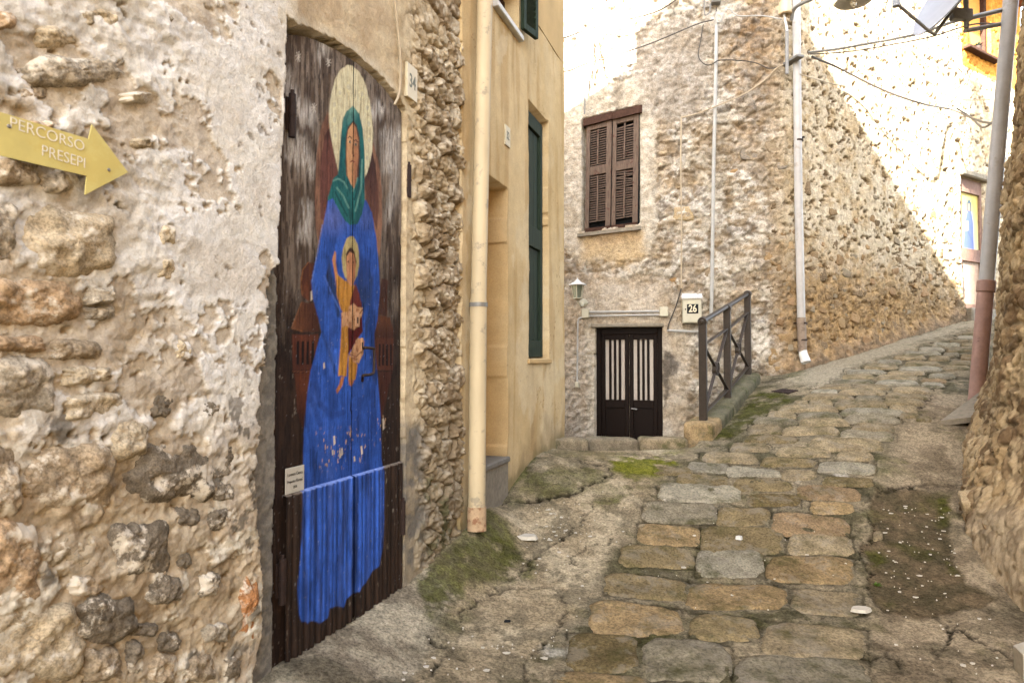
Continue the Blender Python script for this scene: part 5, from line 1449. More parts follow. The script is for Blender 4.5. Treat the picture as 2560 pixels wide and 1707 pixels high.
# far painted door and orange window in the same wall
Mf = H26.fr((FDU0 + FDU1) / 2, 0, 0.0); w = (FDU1 - FDU0) / 2
fd = MB()
for (x0, x1, y0, y1) in [(-w + 0.002, -w + 0.07, FDZ0 + 0.004, FDZ1 - 0.004), (w - 0.07, w - 0.002, FDZ0 + 0.004, FDZ1 - 0.004), (-w + 0.071, w - 0.071, FDZ1 - 0.22, FDZ1 - 0.004), (-w + 0.071, w - 0.071, FDZ0 + 0.75, FDZ0 + 0.95), (-w + 0.071, w - 0.071, FDZ0 + 0.004, FDZ0 + 0.08)]:
    fd.box(Mf, x0, x1, y0, y1, -0.095, -0.03, 0.004)
fdo = fd.build('far_door', mat_plain('pink_brown_wood', S(140, 106, 88), 0.8, 0, 20, 0.7, 1.15, 0.3), stone26)
fdo['label'] = 'far door with a small painted figure in blue'
MB().box(Mf, -w + 0.072, w - 0.072, FDZ0 + 0.081, FDZ0 + 0.749, -0.09, -0.06).build('lower_panel', mat_plain('pale_wood', S(176, 148, 124), 0.8, 0, 20, 0.8, 1.15, 0.3), fdo)
pz0, pz1 = FDZ0 + 0.951, FDZ1 - 0.221
def far_paint():
    nu, nv = 40, 90
    X, Z = np.meshgrid(np.linspace(-w + 0.072, w - 0.072, nu), np.linspace(pz0, pz1, nv))
    a = X / (w - 0.072); b = (Z - pz0) / (pz1 - pz0)
    c = lerp(S(206, 196, 150), S(196, 174, 84), b) * np.ones(X.shape + (1,))
    def bl(poly, col, s=0.04):
        nonlocal c
        c = lerp(c, col, soft(a, b * 2.2, [(x, y * 2.2) for x, y in poly], s))
    bl([(-0.7, 0.0), (0.5, 0.0), (0.45, 0.5), (0.3, 0.68), (-0.15, 0.7), (-0.45, 0.5)], S(84, 98, 178))
    bl([(-0.25, 0.68), (0.25, 0.68), (0.3, 0.84), (0.05, 0.92), (-0.2, 0.84)], S(46, 70, 84))
    bl([(-0.1, 0.7), (0.12, 0.7), (0.12, 0.82), (-0.08, 0.82)], S(190, 146, 110))
    bl([(-0.4, 0.32), (-0.1, 0.34), (-0.1, 0.50), (-0.35, 0.48)], S(214, 206, 206))
    P = np.array([[Mf @ Vector((float(X[j, i]), float(Z[j, i]), -0.058)) for i in range(nu)] for j in range(nv)])
    return link('painted_panel', grid_mesh('painted_panel', P, c), fdo, MAT['tin'])
far_paint()
MB().box(Mf, -w - 0.08, w + 0.12, FDZ1 + 0.003, FDZ1 + 0.10, -0.08, 0.07, 0.02).build('door_lintel', MAT['cementslab'], stone26)
MB().box(Mf, -w - 0.06, w + 0.06, FDZ0 - 0.28, FDZ0 - 0.002, -0.08, 0.16, 0.02).build('door_step', MAT['cementslab'], stone26)
Mo = H26.fr(OWU0, OWZ0, 0.0)
MB().box(Mo, -0.05, 1.0, -0.055, -0.002, -0.15, 0.10, 0.008).build('window_sill', MAT['rustwood'], stone26)
for (x0, x1, y0, y1) in [(0.125, 0.20, 0.004, 1.6), (0.82, 0.89, 0.004, 1.6)]:
    MB().box(Mo, x0, x1, y0, y1, -0.155, -0.06, 0.004).build('window_jamb', MAT['rustwood'], stone26)
MB().box(Mo, 0.201, 0.819, 0.004, 1.6, -0.157, -0.13).build('window_panel', MAT['orange'], stone26)
pt = thing('potted_plant', 'small dark potted succulent on the brown sill of the orange window', 'plant')
Mp = Mo @ Matrix.Translation((0.36, 0.0, 0.03)) @ Matrix.Rotation(-math.pi / 2, 4, 'X')
MB().lathe(Mp, [(0.0, 0.0), (0.045, 0.0), (0.06, 0.07), (0.052, 0.07), (0.0, 0.06)], 12).build('pot', MAT['pot'], pt, True)
lm = MB()
for i in range(46):
    an = random.uniform(0, 6.28); el = random.uniform(0.1, 1.4); L = random.uniform(0.05, 0.10)
    d = Vector((math.cos(an) * math.cos(el), math.sin(an) * math.cos(el), math.sin(el))); s_ = d.cross(Vector((0.3, 0.2, 1))).normalized() * 0.012
    b0 = Vector((0, 0, 0.06)); lm.add([Mp @ (b0 + s_ * 0.4), Mp @ (b0 + d * L * 0.6 + s_), Mp @ (b0 + d * L), Mp @ (b0 + d * L * 0.6 - s_)], [(0, 1, 2, 3)])
lm.build('leaves', MAT['succulent'], pt)

# ------------------------------------------------------------------ right house
right_house = thing('stone_house', 'brown rubble stone house at the right edge beside the tall drainpipe', 'house')
R = RIGHT
def r_h(U, Z, px, py):
    n1 = fbm(U * 2.0, Z * 1.6, 1001); n2 = fbm(U * 7, Z * 7, 1003); n3 = fbm(U * 22, Z * 20, 1005); n4 = fbm(U * 60, Z * 55, 1007, 3)
    f1, f2, cid = worley(U * 7 + n2 * 0.4, Z * 8 + n1 * 0.5, 1011)
    rough = 1 - 0.75 * sstep(2450, 2520, px + n2 * 40)
    h = n1 * 0.045 + rough * ((plate(f2 - f1) - 0.6) * 0.030 + (cid - 0.5) * 0.024 + n2 * 0.018 + ridged(U * 12, Z * 6, 1009) * 0.020) + n3 * 0.020 + n4 * 0.012
    base = np.interp(U, [0, 2, 4, 5.5, 8], [1.0, 0.85, 0.35, 0.05, -0.05])
    h = h * 0.85 - 0.07 * sstep(0.2, 0.8, Z - base) - 0.088 * (Z - base) + 0.08 * (1 - sstep(0.0, 0.45, Z - base + n1 * 0.2))
    # loose plaster lower down at the near end
    pl = sstep(2460, 2500, px + n2 * 20) * sstep(1240, 1300, py)
    h = h + pl * (0.03 - n3 * 0.01)
    return h
def r_c(U, Z, px, py, h):
    n1 = fbm(U * 2.0, Z * 1.6, 1001); n2 = fbm(U * 7, Z * 7, 1003); n3 = fbm(U * 22, Z * 20, 1005)
    f1, f2, cid = worley(U * 7 + n2 * 0.4, Z * 8 + n1 * 0.5, 1011)
    c = lerp(S(196, 166, 122), S(138, 112, 82), sstep(0.15, 0.85, cid))
    c = lerp(c, S(214, 190, 150), (1 - sstep(0.03, 0.13, f2 - f1)) * 0.75)
    c = lerp(c, S(212, 186, 144), sstep(-0.05, 0.2, fbm(U * 9, Z * 9, 1013, 6, 0.62)) * 0.7)
    c = lerp(c, S(104, 84, 62), sstep(0.2, 0.32, fbm(U * 11, Z * 13, 1015, 6, 0.62)) * 0.7)
    c = lerp(c, S(212, 190, 152), sstep(2470, 2530, px + n2 * 40) * sstep(0, 200, 700 - py) * 0.55)
    pl = sstep(2460, 2500, px + n2 * 20) * sstep(1240, 1300, py)
    c = lerp(c, lerp(S(204, 182, 148), S(166, 146, 118), sstep(-0.3, 0.4, n3)), pl * 0.85)
    return c
us = np.concatenate([np.arange(0.05, 2.6, 0.03), np.arange(2.6, 6.4, 0.0125), np.arange(6.4, 14.0, 0.08)]); zs = np.arange(-0.35, 5.6, 0.0155)
relief('wall', R, us, zs, r_h, r_c, right_house, MAT['rubble'])
bp = [np.array(R.pts(np.array(u), np.array(0.0), -0.75))[:2] for u in (0.1, 1.5, 2.2, 3.5, 5.0, 7.0, 13.9)] + [np.array((9.0, -6.0)), np.array((9.0, 5.0))]
n = len(bp)
vs = [Vector((p[0], p[1], -1.5)) for p in bp] + [Vector((p[0], p[1], 6.6)) for p in bp]
MB().add(vs, [tuple(range(n)), tuple(range(n, 2 * n))[::-1]] + [(i, i + n, (i + 1) % n + n, (i + 1) % n) for i in range(n)]).build('body', MAT['housewall'], right_house)
def rface(u, z): return face_at(R, u, z)[0]
def keep_r(u, z, r):
    g = np.interp(u, [0, 2, 4, 5.5, 8], [1.0, 0.85, 0.35, 0.05, -0.05])
    return z > g + 0.08 and r.random() < 1.0 - 0.22 * (z - g)
spots = throw(46, 3.1, 5.6, 0.1, 3.4, 0.05, 0.20, (0.5, 0.95), 41, keep_r, 0.9)
scatter_stones(R, [(u, z, w_, hh, rface(u, z), random.uniform(-0.015, 0.008)) for (u, z, w_, hh) in spots], right_house, MAT['fieldstone'],
               [S(160, 130, 92), S(140, 114, 84), S(180, 148, 108), S(126, 104, 80), S(192, 168, 130)], 43)

# tall leaning drainpipe of the right house
rp = thing('drainpipe', 'tall grey drainpipe with terracotta foot beside the right stone wall', 'drainpipe')
dR = 6.15
A = at(2440, 1013, dR); B = at(2466, 706, dR); T = at(2527, 0, dR); T2 = at(2540, -160, dR)
MB().tube([A - Vector((0.006, 0, 0.06)), B + (A - B).normalized() * 0.02], 0.066, 22).build('clay_pipe', MAT['pipeclay'], rp, True)
MB().tube([B + (A - B).normalized() * 0.09, B + (A - B).normalized() * 0.085, B - (A - B).normalized() * 0.012, B - (A - B).normalized() * 0.018], [0.068, 0.075, 0.075, 0.066], 22).build('collar', MAT['pipeclay'], rp, True)
MB().tube([B, T, T2], 0.062, 22).build('grey_pipe', MAT['pipegrey'], rp, True)
# broken slab at its foot
g = on_ground(2390, 1062); z = gz(g[0], g[1])
sl_ = MB()
pts = [on_ground(2352, 1058), on_ground(2440, 1072), on_ground(2455, 1020), on_ground(2420, 1030)]
top = [Vector((p[0], p[1], gz(p[0], p[1]) + hgt)) for p, hgt in zip(pts, (0.03, 0.10, 0.16, 0.10))]
sl_.add(top + [p - Vector((0, 0, 0.045)) for p in top], [(0, 1, 2, 3), (7, 6, 5, 4), (0, 4, 5, 1), (1, 5, 6, 2), (2, 6, 7, 3), (3, 7, 4, 0)])
tag(sl_.build('cement_slab', MAT['cementslab'], None), 'tilted broken cement slab at the foot of the leaning drainpipe', 'slab')

# ------------------------------------------------------------------ drainpipe on the street wall
sp = thing('drainpipe', 'long grey drainpipe on the stone house corner with white outlet', 'drainpipe')
hp_ = 0.13
P0 = H26.P(1990, -40, hp_); P1 = H26.P(1996, 500, hp_); P2 = H26.P(2003, 800, hp_); P3 = H26.P(2006, 885, hp_)
MB().tube([P0 + (P0 - P1) * 0.3, P0, P1, P2], 0.047, 20).build('upper_pipe', MAT['pipegrey'], sp, True)
MB().tube([P2 + Vector((0, 0, 0.03)), P2, P3 + Vector((0, 0, 0.03))], [0.052, 0.052, 0.050], 20).build('lower_pipe', mat_plain('stained_pipe', S(150, 130, 110), 0.6, 0, 14, 0.8, 1.1, 0.1, stain=(8, 0.5, S(104, 84, 66), 0.6)), sp, True)
fo = H26.M(2006, 893, hp_)
oe = P3 + Vector((0.02, -0.05, -0.10))
ow = MB().tube([P3 + Vector((0, 0, 0.06)), P3 + Vector((0.004, -0.01, 0.0)), oe], [0.046, 0.050, 0.058], 20, cap=False)
ow.tube([oe, P3 + Vector((0.004, -0.01, 0.0))], [0.052, 0.044], 20, cap=False)
ow.build('outlet', MAT['white'], sp, True)
for y in (352, 808, 850):
    q = H26.P(1996 + (y - 352) * 0.02, y, hp_)
    mb = MB().tube([q - Vector((0, 0, 0.010)), q + Vector((0, 0, 0.010))], 0.056, 20)
    mb.box(H26.M(1996, y, 0), -0.06, -0.04, -0.01, 0.01, -0.02, hp_)
    mb.build('pipe_bracket', MAT['iron'], sp, True)

# ------------------------------------------------------------------ kerb in front of the yard, block and plinth of the railing
def kerb_box(name, a, b, w0, w1, za, zb, dz, parent, seed, sq=9.0):
    """rough stone bar from plan point a to b, w0..w1 across, top following za..zb"""
    a = np.array(a); b = np.array(b); d = b - a; L = np.hypot(*d); t = d / L; nn = np.array([-t[1], t[0]])
    nu, nv = max(16, int(L / 0.03)), 36
    U, V = np.meshgrid(np.linspace(0, 1, nu), np.linspace(0, 2 * math.pi, nv + 1))
    k = sq
    cx = np.sign(np.cos(V)) * np.abs(np.cos(V)) ** (2 / k); cz = np.sign(np.sin(V)) * np.abs(np.sin(V)) ** (2 / k)
    endr = 1 - 0.09 * np.clip((np.abs(U - 0.5) * 2 - (1 - 0.06 / L)) / (0.06 / L + 1e-6), 0, 1) ** 2
    wob = 1 + 0.10 * fbm(U * L * 5 + seed, np.cos(V) * 1.3 + seed * 2, 1100 + seed, 4)
    ww = (w0 + w1) / 2 + cx * (w1 - w0) / 2 * endr * wob
    zz = (za + (zb - za) * U) - dz / 2 + cz * dz / 2 * endr * (1 + 0.07 * fbm(U * L * 6 + seed, np.sin(V) * 1.3, 1150 + seed, 4))
    X = a[0] + d[0] * U + nn[0] * ww; Y = a[1] + d[1] * U + nn[1] * ww
    P = np.stack([X, Y, zz], -1)
    cap0 = P[:, :1].mean(0, keepdims=True).repeat(nv + 1, 0); cap1 = P[:, -1:].mean(0, keepdims=True).repeat(nv + 1, 0)
    P = np.concatenate([cap0, P, cap1], 1)
    me = grid_mesh(name, P, None, True, flip=False)
    o = link(name, me, parent, MAT['kerb'])
    return o
kz = lambda p: float(G(p[0], p[1]))
kerb = thing('kerb', 'low row of worn kerb stones before the sunken doorway', 'kerb')
KPX = [(1345, 1117), (1478, 1117), (1601, 1117), (1722, 1115)]
KP = [on_ground(*p) for p in KPX]
for i in range(3):
    a, b = KP[i], KP[i + 1]
    dd = (b - a) / np.hypot(*(b - a))
    o = kerb_box('kerb_stone', a + dd * 0.002, b - dd * 0.002, 0.02, 0.24, kz(a) + 0.068, kz(b) + 0.068, 0.34, kerb, 3 + i)
    c = [S(150, 134, 108), S(140, 126, 104), S(156, 138, 110)][i]; o.color = (*[float(v) for v in c], 1)
plinth = thing('railing_plinth', 'mossy stone plinth climbing under the railing', 'plinth')
RA = on_ground(1752, 1100); RB = on_ground(1880, 955)
d = RB - RA; L = np.hypot(*d); t = d / L; nn = np.array([-t[1], t[0]])
segs = [(0.16, 0.40), (0.40, 0.70), (0.70, 1.0)]
for i, (k0, k1) in enumerate(segs):
    a = RA + d * k0; b = RA + d * k1
    o = kerb_box('plinth_stone', a + t * 0.004, b - t * 0.004, -0.10, 0.15, kz(a) + 0.115, kz(b) + 0.115, 0.40, plinth, 20 + i)
    o.color = (*[float(v) for v in S(112, 106, 84)], 1)
bl = RA + d * 0.02
o = kerb_box('corner_block', bl - t * 0.06, bl + d * 0.135, -0.115, 0.165, kz(bl) + 0.145, kz(bl) + 0.175, 0.45, plinth, 31)
o.color = (*[float(v) for v in S(168, 142, 104)], 1)

# ------------------------------------------------------------------ railing
rail = thing('railing', 'dark bronze metal railing with crossed bars on the stone plinth', 'railing')
def on_plinth(k):
    p = RA + d * k
    return Vector((p[0] + nn[0] * 0.02, p[1] + nn[1] * 0.02, kz(p) + 0.112))
ks = (0.075, 0.50, 0.95)
tv = Vector((t[0], t[1], 0)); nv_ = Vector((nn[0], nn[1], 0)); zv = Vector((0, 0, 1))
HP = 0.93
bases = [on_plinth(k) for k in ks]
for b_ in bases:
    Mb = frame(b_, tv, nv_, zv)
    MB().box(Mb, -0.024, 0.024, -0.035, 0.035, -0.05, HP, 0.004).build('post', MAT['bronze'], rail)
    q = b_ + zv * (HP + 0.005)
    sl2 = (bases[-1] - bases[0]).normalized()
    MB().tube([q - sl2 * 0.028, q - sl2 * 0.022, q + sl2 * 0.022, q + sl2 * 0.028], [0.036, 0.043, 0.043, 0.036], 18).build('rail_collar', MAT['bronze'], rail, True)
sl2 = (bases[-1] - bases[0]).normalized()
e0 = bases[0] + zv * (HP + 0.005) - sl2 * 0.04; e1 = bases[-1] + zv * (HP + 0.005) + sl2 * 0.04
MB().tube([e0 - sl2 * 0.006, e0, e1, e1 + sl2 * 0.006], [0.012, 0.024, 0.024, 0.012], 16).build('handrail', MAT['bronze'], rail, True)
def flat(p, q, w_, th, name):
    """flat bar, wide face across the railing"""
    dr_ = (q - p); Lx = dr_.length; x = dr_.normalized(); y = nv_; z_ = x.cross(y).normalized()
    MB().box(frame(p, x, y, z_), 0, Lx, -w_ / 2, w_ / 2, -th / 2, th / 2, 0.002).build(name, MAT['bronze'], rail)
for i in range(2):
    a, b = bases[i] + tv * 0.026, bases[i + 1] - tv * 0.026
    flat(a + zv * 0.72, b + zv * 0.72, 0.04, 0.012, 'upper_bar')
    flat(a + zv * 0.09, b + zv * 0.09, 0.04, 0.012, 'lower_bar')
    lo_a, lo_b, hi_a, hi_b = a + zv * 0.10, b + zv * 0.10, a + zv * 0.71, b + zv * 0.71
    flat(lo_a, hi_b, 0.032, 0.010, 'cross_bar')
    m1 = hi_a.lerp(lo_b, 0.46); m2 = hi_a.lerp(lo_b, 0.54)
    flat(hi_a, m1, 0.031, 0.010, 'cross_bar'); flat(m2, lo_b, 0.031, 0.010, 'cross_bar')
    c_ = (a + b) / 2 + zv * 0.405
    xx = (b - a).normalized()
    ring = MB()
    prof = []
    N = 20
    vs = []; fs = []
    for j in range(N):
        an = 2 * math.pi * j / N
        dv = xx * math.cos(an) + zv * math.sin(an)
        for (rr_, yy) in ((0.058, -0.022), (0.066, -0.022), (0.066, 0.022), (0.058, 0.022)):
            vs.append(c_ + dv * rr_ + nv_ * yy)
    for j in range(N):
        for m_ in range(4):
            fs.append((j * 4 + m_, ((j + 1) % N) * 4 + m_, ((j + 1) % N) * 4 + (m_ + 1) % 4, j * 4 + (m_ + 1) % 4))
    ring.add(vs, fs).build('ring', MAT['bronze'], rail)

# ------------------------------------------------------------------ fittings on house 26
# wall lantern
ln = thing('wall_lantern', 'small white wall lantern with green glass left of the door 26', 'lantern')
hl = 0.17
cL = H26.P(1444, 728, hl)
Mx = frame(cL, (1, 0, 0), (0, 1, 0), (0, 0, 1))
sc = 0.9
def lring(r0, z0, r1, z1, mat, nm, par, n=6, rot=0.26):
    vs = [Mx @ Vector((r * math.cos(rot + k * math.pi / 3), r * math.sin(rot + k * math.pi / 3), z)) for (r, z) in ((r0, z0), (r1, z1)) for k in range(6)]
    fs = [tuple(range(6))[::-1], tuple(range(6, 12))] + [(k, (k + 1) % 6, (k + 1) % 6 + 6, k + 6) for k in range(6)]
    return MB().add(vs, fs).build(nm, mat, par)
lring(0.052, -0.085, 0.082, 0.075, MAT['glass'], 'glass', ln)
MB().lathe(Mx, [(0.0, 0.175), (0.007, 0.17), (0.008, 0.15), (0.03, 0.135), (0.05, 0.115), (0.108, 0.085), (0.110, 0.075), (0.0, 0.075)], 18).build('roof', MAT['white'], ln, True)
MB().lathe(Mx, [(0.0, -0.115), (0.03, -0.112), (0.058, -0.095), (0.058, -0.085), (0.0, -0.085)], 12).build('base', MAT['boxcream'], ln, True)
for k in range(6):
    an = 0.26 + k * math.pi / 3
    MB().tube([Mx @ Vector((0.055 * math.cos(an), 0.055 * math.sin(an), -0.088)), Mx @ Vector((0.085 * math.cos(an), 0.085 * math.sin(an), 0.077))], 0.006, 6).build('glazing_bar', MAT['boxcream'], ln)
MB().tube(bez([cL + Vector((0, 0, -0.115)), cL + Vector((0.03, 0.03, -0.17)), H26.P(1456, 765, 0.06), H26.P(1458, 750, 0.02)], 5), 0.013, 8).build('bracket_arm', MAT['boxcream'], ln, True)
Mb = H26.M(1459, 757, 0.0)
MB().lathe(Mb, [(0.0, 0.045), (0.03, 0.042), (0.048, 0.03), (0.052, 0.01), (0.052, -0.05)], 16).build('wall_plate', MAT['boxcream'], ln, True)

def jbox(px, py, w_, hh, label):
    M_ = H26.M(px, py, 0.0)
    b_ = thing('junction_box', label, 'junction box', 'grey electrical boxes')
    MB().box(M_, -w_ / 2, w_ / 2, -hh / 2, hh / 2, -0.05, 0.055, 0.006).build('case', MAT['boxcream'], b_)
    MB().box(M_, -w_ / 2 + 0.005, w_ / 2 - 0.005, -hh / 2 + 0.005, hh / 2 - 0.005, 0.056, 0.062, 0.002).build('lid', MAT['boxcream'], b_)
jbox(1465, 784, 0.092, 0.12, 'cream junction box under the wall lantern')
jbox(1660, 780, 0.105, 0.12, 'cream junction box above the right corner of door 26')
jbox(1444, 961, 0.05, 0.07, 'tiny grey box at the foot of the thin conduit left of door 26')
def tube_on(pxs, h, r, name, label, cat, mat, group=None, n=8, smooth=4):
    pts_ = [H26.P(x, y, h) for x, y in pxs]
    o_ = MB().tube(bez(pts_, smooth) if len(pts_) > 2 else pts_, r, n).build(name, mat, None, True)
    return tag(o_, label, cat, group)
tube_on([(1474, 780), (1648, 778)], 0.045, 0.013, 'conduit', 'upper grey conduit between the two boxes over door 26', 'conduit', MAT['conduit'])
tube_on([(1474, 790), (1648, 787)], 0.045, 0.011, 'conduit', 'lower grey conduit between the two boxes over door 26', 'conduit', MAT['conduit'])
tube_on([(1456, 794), (1448, 796), (1445, 806), (1444, 860), (1443, 955)], 0.04, 0.010, 'conduit', 'thin grey conduit dropping left of door 26', 'conduit', MAT['conduit'])
tube_on([(1668, 826), (1712, 828), (1752, 829)], 0.05, 0.015, 'conduit', 'short horizontal conduit under the letterbox', 'conduit', MAT['conduit'])
tube_on([(1791, 56), (1789, 200), (1784, 420), (1780, 700), (1777, 800)], 0.06, 0.022, 'conduit', 'long grey vertical conduit from the meter box down the stone wall', 'conduit', MAT['conduit'])
tube_on([(1703, 292), (1702, 420), (1704, 560), (1703, 720)], 0.055, 0.009, 'conduit', 'thin beige cable conduit down the middle of the stone wall', 'conduit', MAT['cablepale'])
tube_on([(1703, 722), (1690, 765), (1672, 810), (1670, 824)], 0.06, 0.008, 'cable', 'grey cable sloping from the letterbox corner to the short conduit', 'cable', MAT['cable'])
tube_on([(1668, 775), (1690, 790), (1702, 780), (1704, 730)], 0.06, 0.005, 'cable', 'thin wire looping beside the letterbox', 'cable', MAT['cablepale'])
# letterbox
mbx = thing('letterbox', 'cream metal letterbox with black number 26 plate and white lid', 'letterbox')
M_ = H26.M(1729, 775, 0.0)
w_, hh = 0.112, 0.165
MB().box(M_, -w_, w_, -hh, hh - 0.03, -0.05, 0.13, 0.004).build('case', MAT['boxcream'], mbx)
MB().box(M_, -w_ + 0.012, w_ - 0.012, -hh + 0.015, hh - 0.05, 0.131, 0.136, 0.002).build('door', MAT['boxcream'], mbx)
lid = MB(); N = 12
vs = []
for (zz, yy) in ((0.15, 0.136), (hh - 0.03, 0.205), ):
    pass
a0 = [M_ @ Vector((-w_ - 0.012 + (2 * w_ + 0.024) * i / (2 * N), hh - 0.028 - (0.014 if i % 2 else 0.0), 0.152)) for i in range(2 * N + 1)]
a1 = [M_ @ Vector((-w_ - 0.012 + (2 * w_ + 0.024) * i / (2 * N), hh - 0.016, 0.152)) for i in range(2 * N + 1)]
a2 = [M_ @ Vector((-w_ - 0.012 + (2 * w_ + 0.024) * i / (2 * N), hh + 0.045, -0.02)) for i in range(2 * N + 1)]
vs = a0 + a1 + a2; k2 = 2 * N + 1
lid.add(vs, [(i, i + 1, i + 1 + k2, i + k2) for i in range(2 * N)] + [(i + k2, i + 1 + k2, i + 1 + 2 * k2, i + 2 * k2) for i in range(2 * N)])
lid.add([M_ @ Vector(p) for p in ((w_, hh - 0.03, -0.02), (w_, hh - 0.03, 0.13), (w_, hh - 0.005, 0.13), (w_, hh + 0.043, -0.02))], [(0, 1, 2, 3)])
lid.build('lid', MAT['white'], mbx)
MB().box(M_, -0.05, 0.03, 0.073, 0.092, 0.1365, 0.139, 0.001).build('name_slot', MAT['tile'], mbx)
MB().box(M_, -0.060, 0.074, -0.052, 0.062, 0.1365, 0.1405, 0.001).build('number_plate', MAT['black'], mbx)
text('26', 0.125, M_ @ Matrix.Translation((0.007, 0.005, 0.1412)), MAT['tile'], mbx, 0.78, 0.0005, bold=0.003)
Mk = M_ @ Matrix.Translation((-0.078, 0.0, 0.136)); MB().lathe(Mk, [(0.009, 0.0), (0.009, 0.006), (0.0, 0.007)], 10).build('lock', MAT['iron'], mbx)
# meter box and rods at the top
tb = thing('meter_box', 'grey metal junction box at the top of the long conduit', 'box')
M_ = H26.M(1789, 2, 0.0)
MB().box(M_, -0.055, 0.055, -0.06, 0.25, -0.05, 0.09, 0.006).build('case', MAT['steel'], tb)
MB().box(M_, -0.046, 0.046, -0.045, 0.2, 0.091, 0.098, 0.003).build('lid', MAT['steel'], tb)
tube_on([(1791, 20), (1791, 60)], 0.06, 0.007, 'cable', 'short dark cable under the grey junction box', 'cable', MAT['cable'])
o = MB().tube([H26.P(1466, 72, 0.20), H26.P(1461, 286, 0.06)], 0.011, 8).build('iron_rod', MAT['steel'], None, True)
tag(o, 'thin upright iron rod above the louvred shutters', 'rod')
# insulator and bracket post by the corner
iso = thing('insulator', 'cream porcelain insulator on a grey steel bracket at the house corner', 'insulator')
cI = H26.P(1963, 20, 0.28)
MB().lathe(frame(cI, (1, 0, 0), (0, 1, 0), (0, 0, 1)), [(0.0, 0.085), (0.05, 0.085), (0.066, 0.07), (0.078, -0.075), (0.07, -0.085), (0.04, -0.085), (0.035, -0.05), (0.0, -0.05)], 20).build('cap', MAT['porcelain'], iso, True)
MB().tube([cI + Vector((-0.02, 0, -0.06)), H26.P(1968, 78, 0.27)], 0.014, 10).build('stem', MAT['white'], iso, True)
MB().tube([H26.P(1967, 74, 0.26), H26.P(1967, 186, 0.26)], 0.019, 10).build('post', MAT['steel'], iso, True)
MB().box(H26.M(1967, 164, 0.0), -0.07, 0.03, -0.016, 0.016, -0.04, 0.28, 0.005).build('bracket', MAT['steel'], iso)
# street lamp high on the wall
lp = thing('street_lamp', 'round enamel lamp shade with bulb hanging at the top of the picture', 'lamp')
cS = at(2134, 4, 6.9)
Ms_ = frame(cS, (1, 0, 0), (0, 1, 0), (0, 0, 1))
MB().lathe(Ms_, [(0.03, 0.16), (0.05, 0.13), (0.06, 0.07), (0.17, 0.02), (0.18, 0.0), (0.172, 0.0), (0.16, 0.012), (0.05, 0.05), (0.0, 0.06)], 28).build('shade', MAT['white'], lp, True)
MB().lathe(Ms_, [(0.0, -0.055), (0.022, -0.048), (0.034, -0.02), (0.028, 0.02), (0.018, 0.05)], 16).build('bulb', MAT['lampglass'], lp, True)
MB().tube(bez([H26.P(1978, 52, 0.25), at(1990, 18, 7.9), at(2040, -6, 7.6), at(2090, -30, 7.2), cS + Vector((0, 0, 0.24)), cS + Vector((0, 0, 0.13))], 6), 0.021, 10).build('arm', MAT['steel'], lp, True)

# ------------------------------------------------------------------ cables
def cab(pts_, r, label, mat='cable', n=6):
    o_ = MB().tube(bez(pts_, 8), r, n).build('cable', MAT[mat], None, True)
    return tag(o_, label, 'cable')
dish_d = 5.9
cab([H26.P(2020, 132, 0.16), at(2100, 122, 8.0), at(2200, 104, 7.6), at(2290, 86, 7.1), at(2400, 50, 6.6), at(2512, 22, 6.25)], 0.015, 'thick grey bundled cable rising from the corner pipe to the right drainpipe', 'steel')
cab([H26.P(2026, 136, 0.2), at(2120, 130, 7.7), at(2230, 112, 7.3), at(2330, 92, 6.9), at(2430, 62, 6.5), at(2515, 60, 6.25)], 0.007, 'thin wire hanging under the thick bundled cable')
cab([H26.P(2030, 142, 0.18), at(2100, 172, 8.6), at(2200, 222, 8.8), at(2300, 258, 9.0), H26.P(2380, 275, 0.12), at(2440, 300, 8.0), at(2485, 310, 6.6)], 0.013, 'brown twisted cable sagging across the sunlit street wall', 'cable')
cab([H26.P(2000, 186, 0.2), at(2090, 212, 8.6), at(2200, 232, 8.9), at(2320, 250, 9.2), at(2480, 250, 8.0)], 0.006, 'fine pale wire crossing the sunlit street wall', 'cablepale')
cab([H26.P(2390, 270, 0.1), H26.P(2425, 292, 0.1), at(2455, 318, 8.2), at(2482, 306, 6.8)], 0.013, 'dark loop of cable ending at the right drainpipe')
cab([at(1380, 105, 7.2), at(1420, 92, 7.6), H26.P(1478, 72, 0.2), H26.P(1560, 52, 0.16), H26.P(1640, 30, 0.14), H26.P(1690, 0, 0.12), H26.P(1720, -30, 0.12)], 0.009, 'upper black cable crossing the sunlit wall top')
cab([at(1380, 180, 7.2), at(1420, 178, 7.6), H26.P(1466, 160, 0.18), H26.P(1560, 132, 0.14), H26.P(1640, 104, 0.12), H26.P(1740, 62, 0.12), H26.P(1784, 50, 0.1)], 0.008, 'lower black cable crossing the sunlit wall top to the conduit')
cab([H26.P(1758, 62, 0.09), H26.P(1752, 100, 0.07), H26.P(1746, 140, 0.07), H26.P(1760, 160, 0.08), H26.P(1778, 162, 0.09), H26.P(1800, 151, 0.10), H26.P(1850, 152, 0.10), H26.P(1890, 158, 0.10), H26.P(1925, 172, 0.12), H26.P(1958, 162, 0.2)], 0.0065, 'looping dark wire from the conduit to the corner bracket')
cab([H26.P(1704, 294, 0.06), H26.P(1740, 285, 0.07), H26.P(1800, 262, 0.09), H26.P(1860, 235, 0.09), H26.P(1915, 198, 0.1), H26.P(1940, 172, 0.16), H26.P(1958, 162, 0.22)], 0.008, 'pale twin cable swinging from the corner bracket to the thin conduit', 'cablepale')
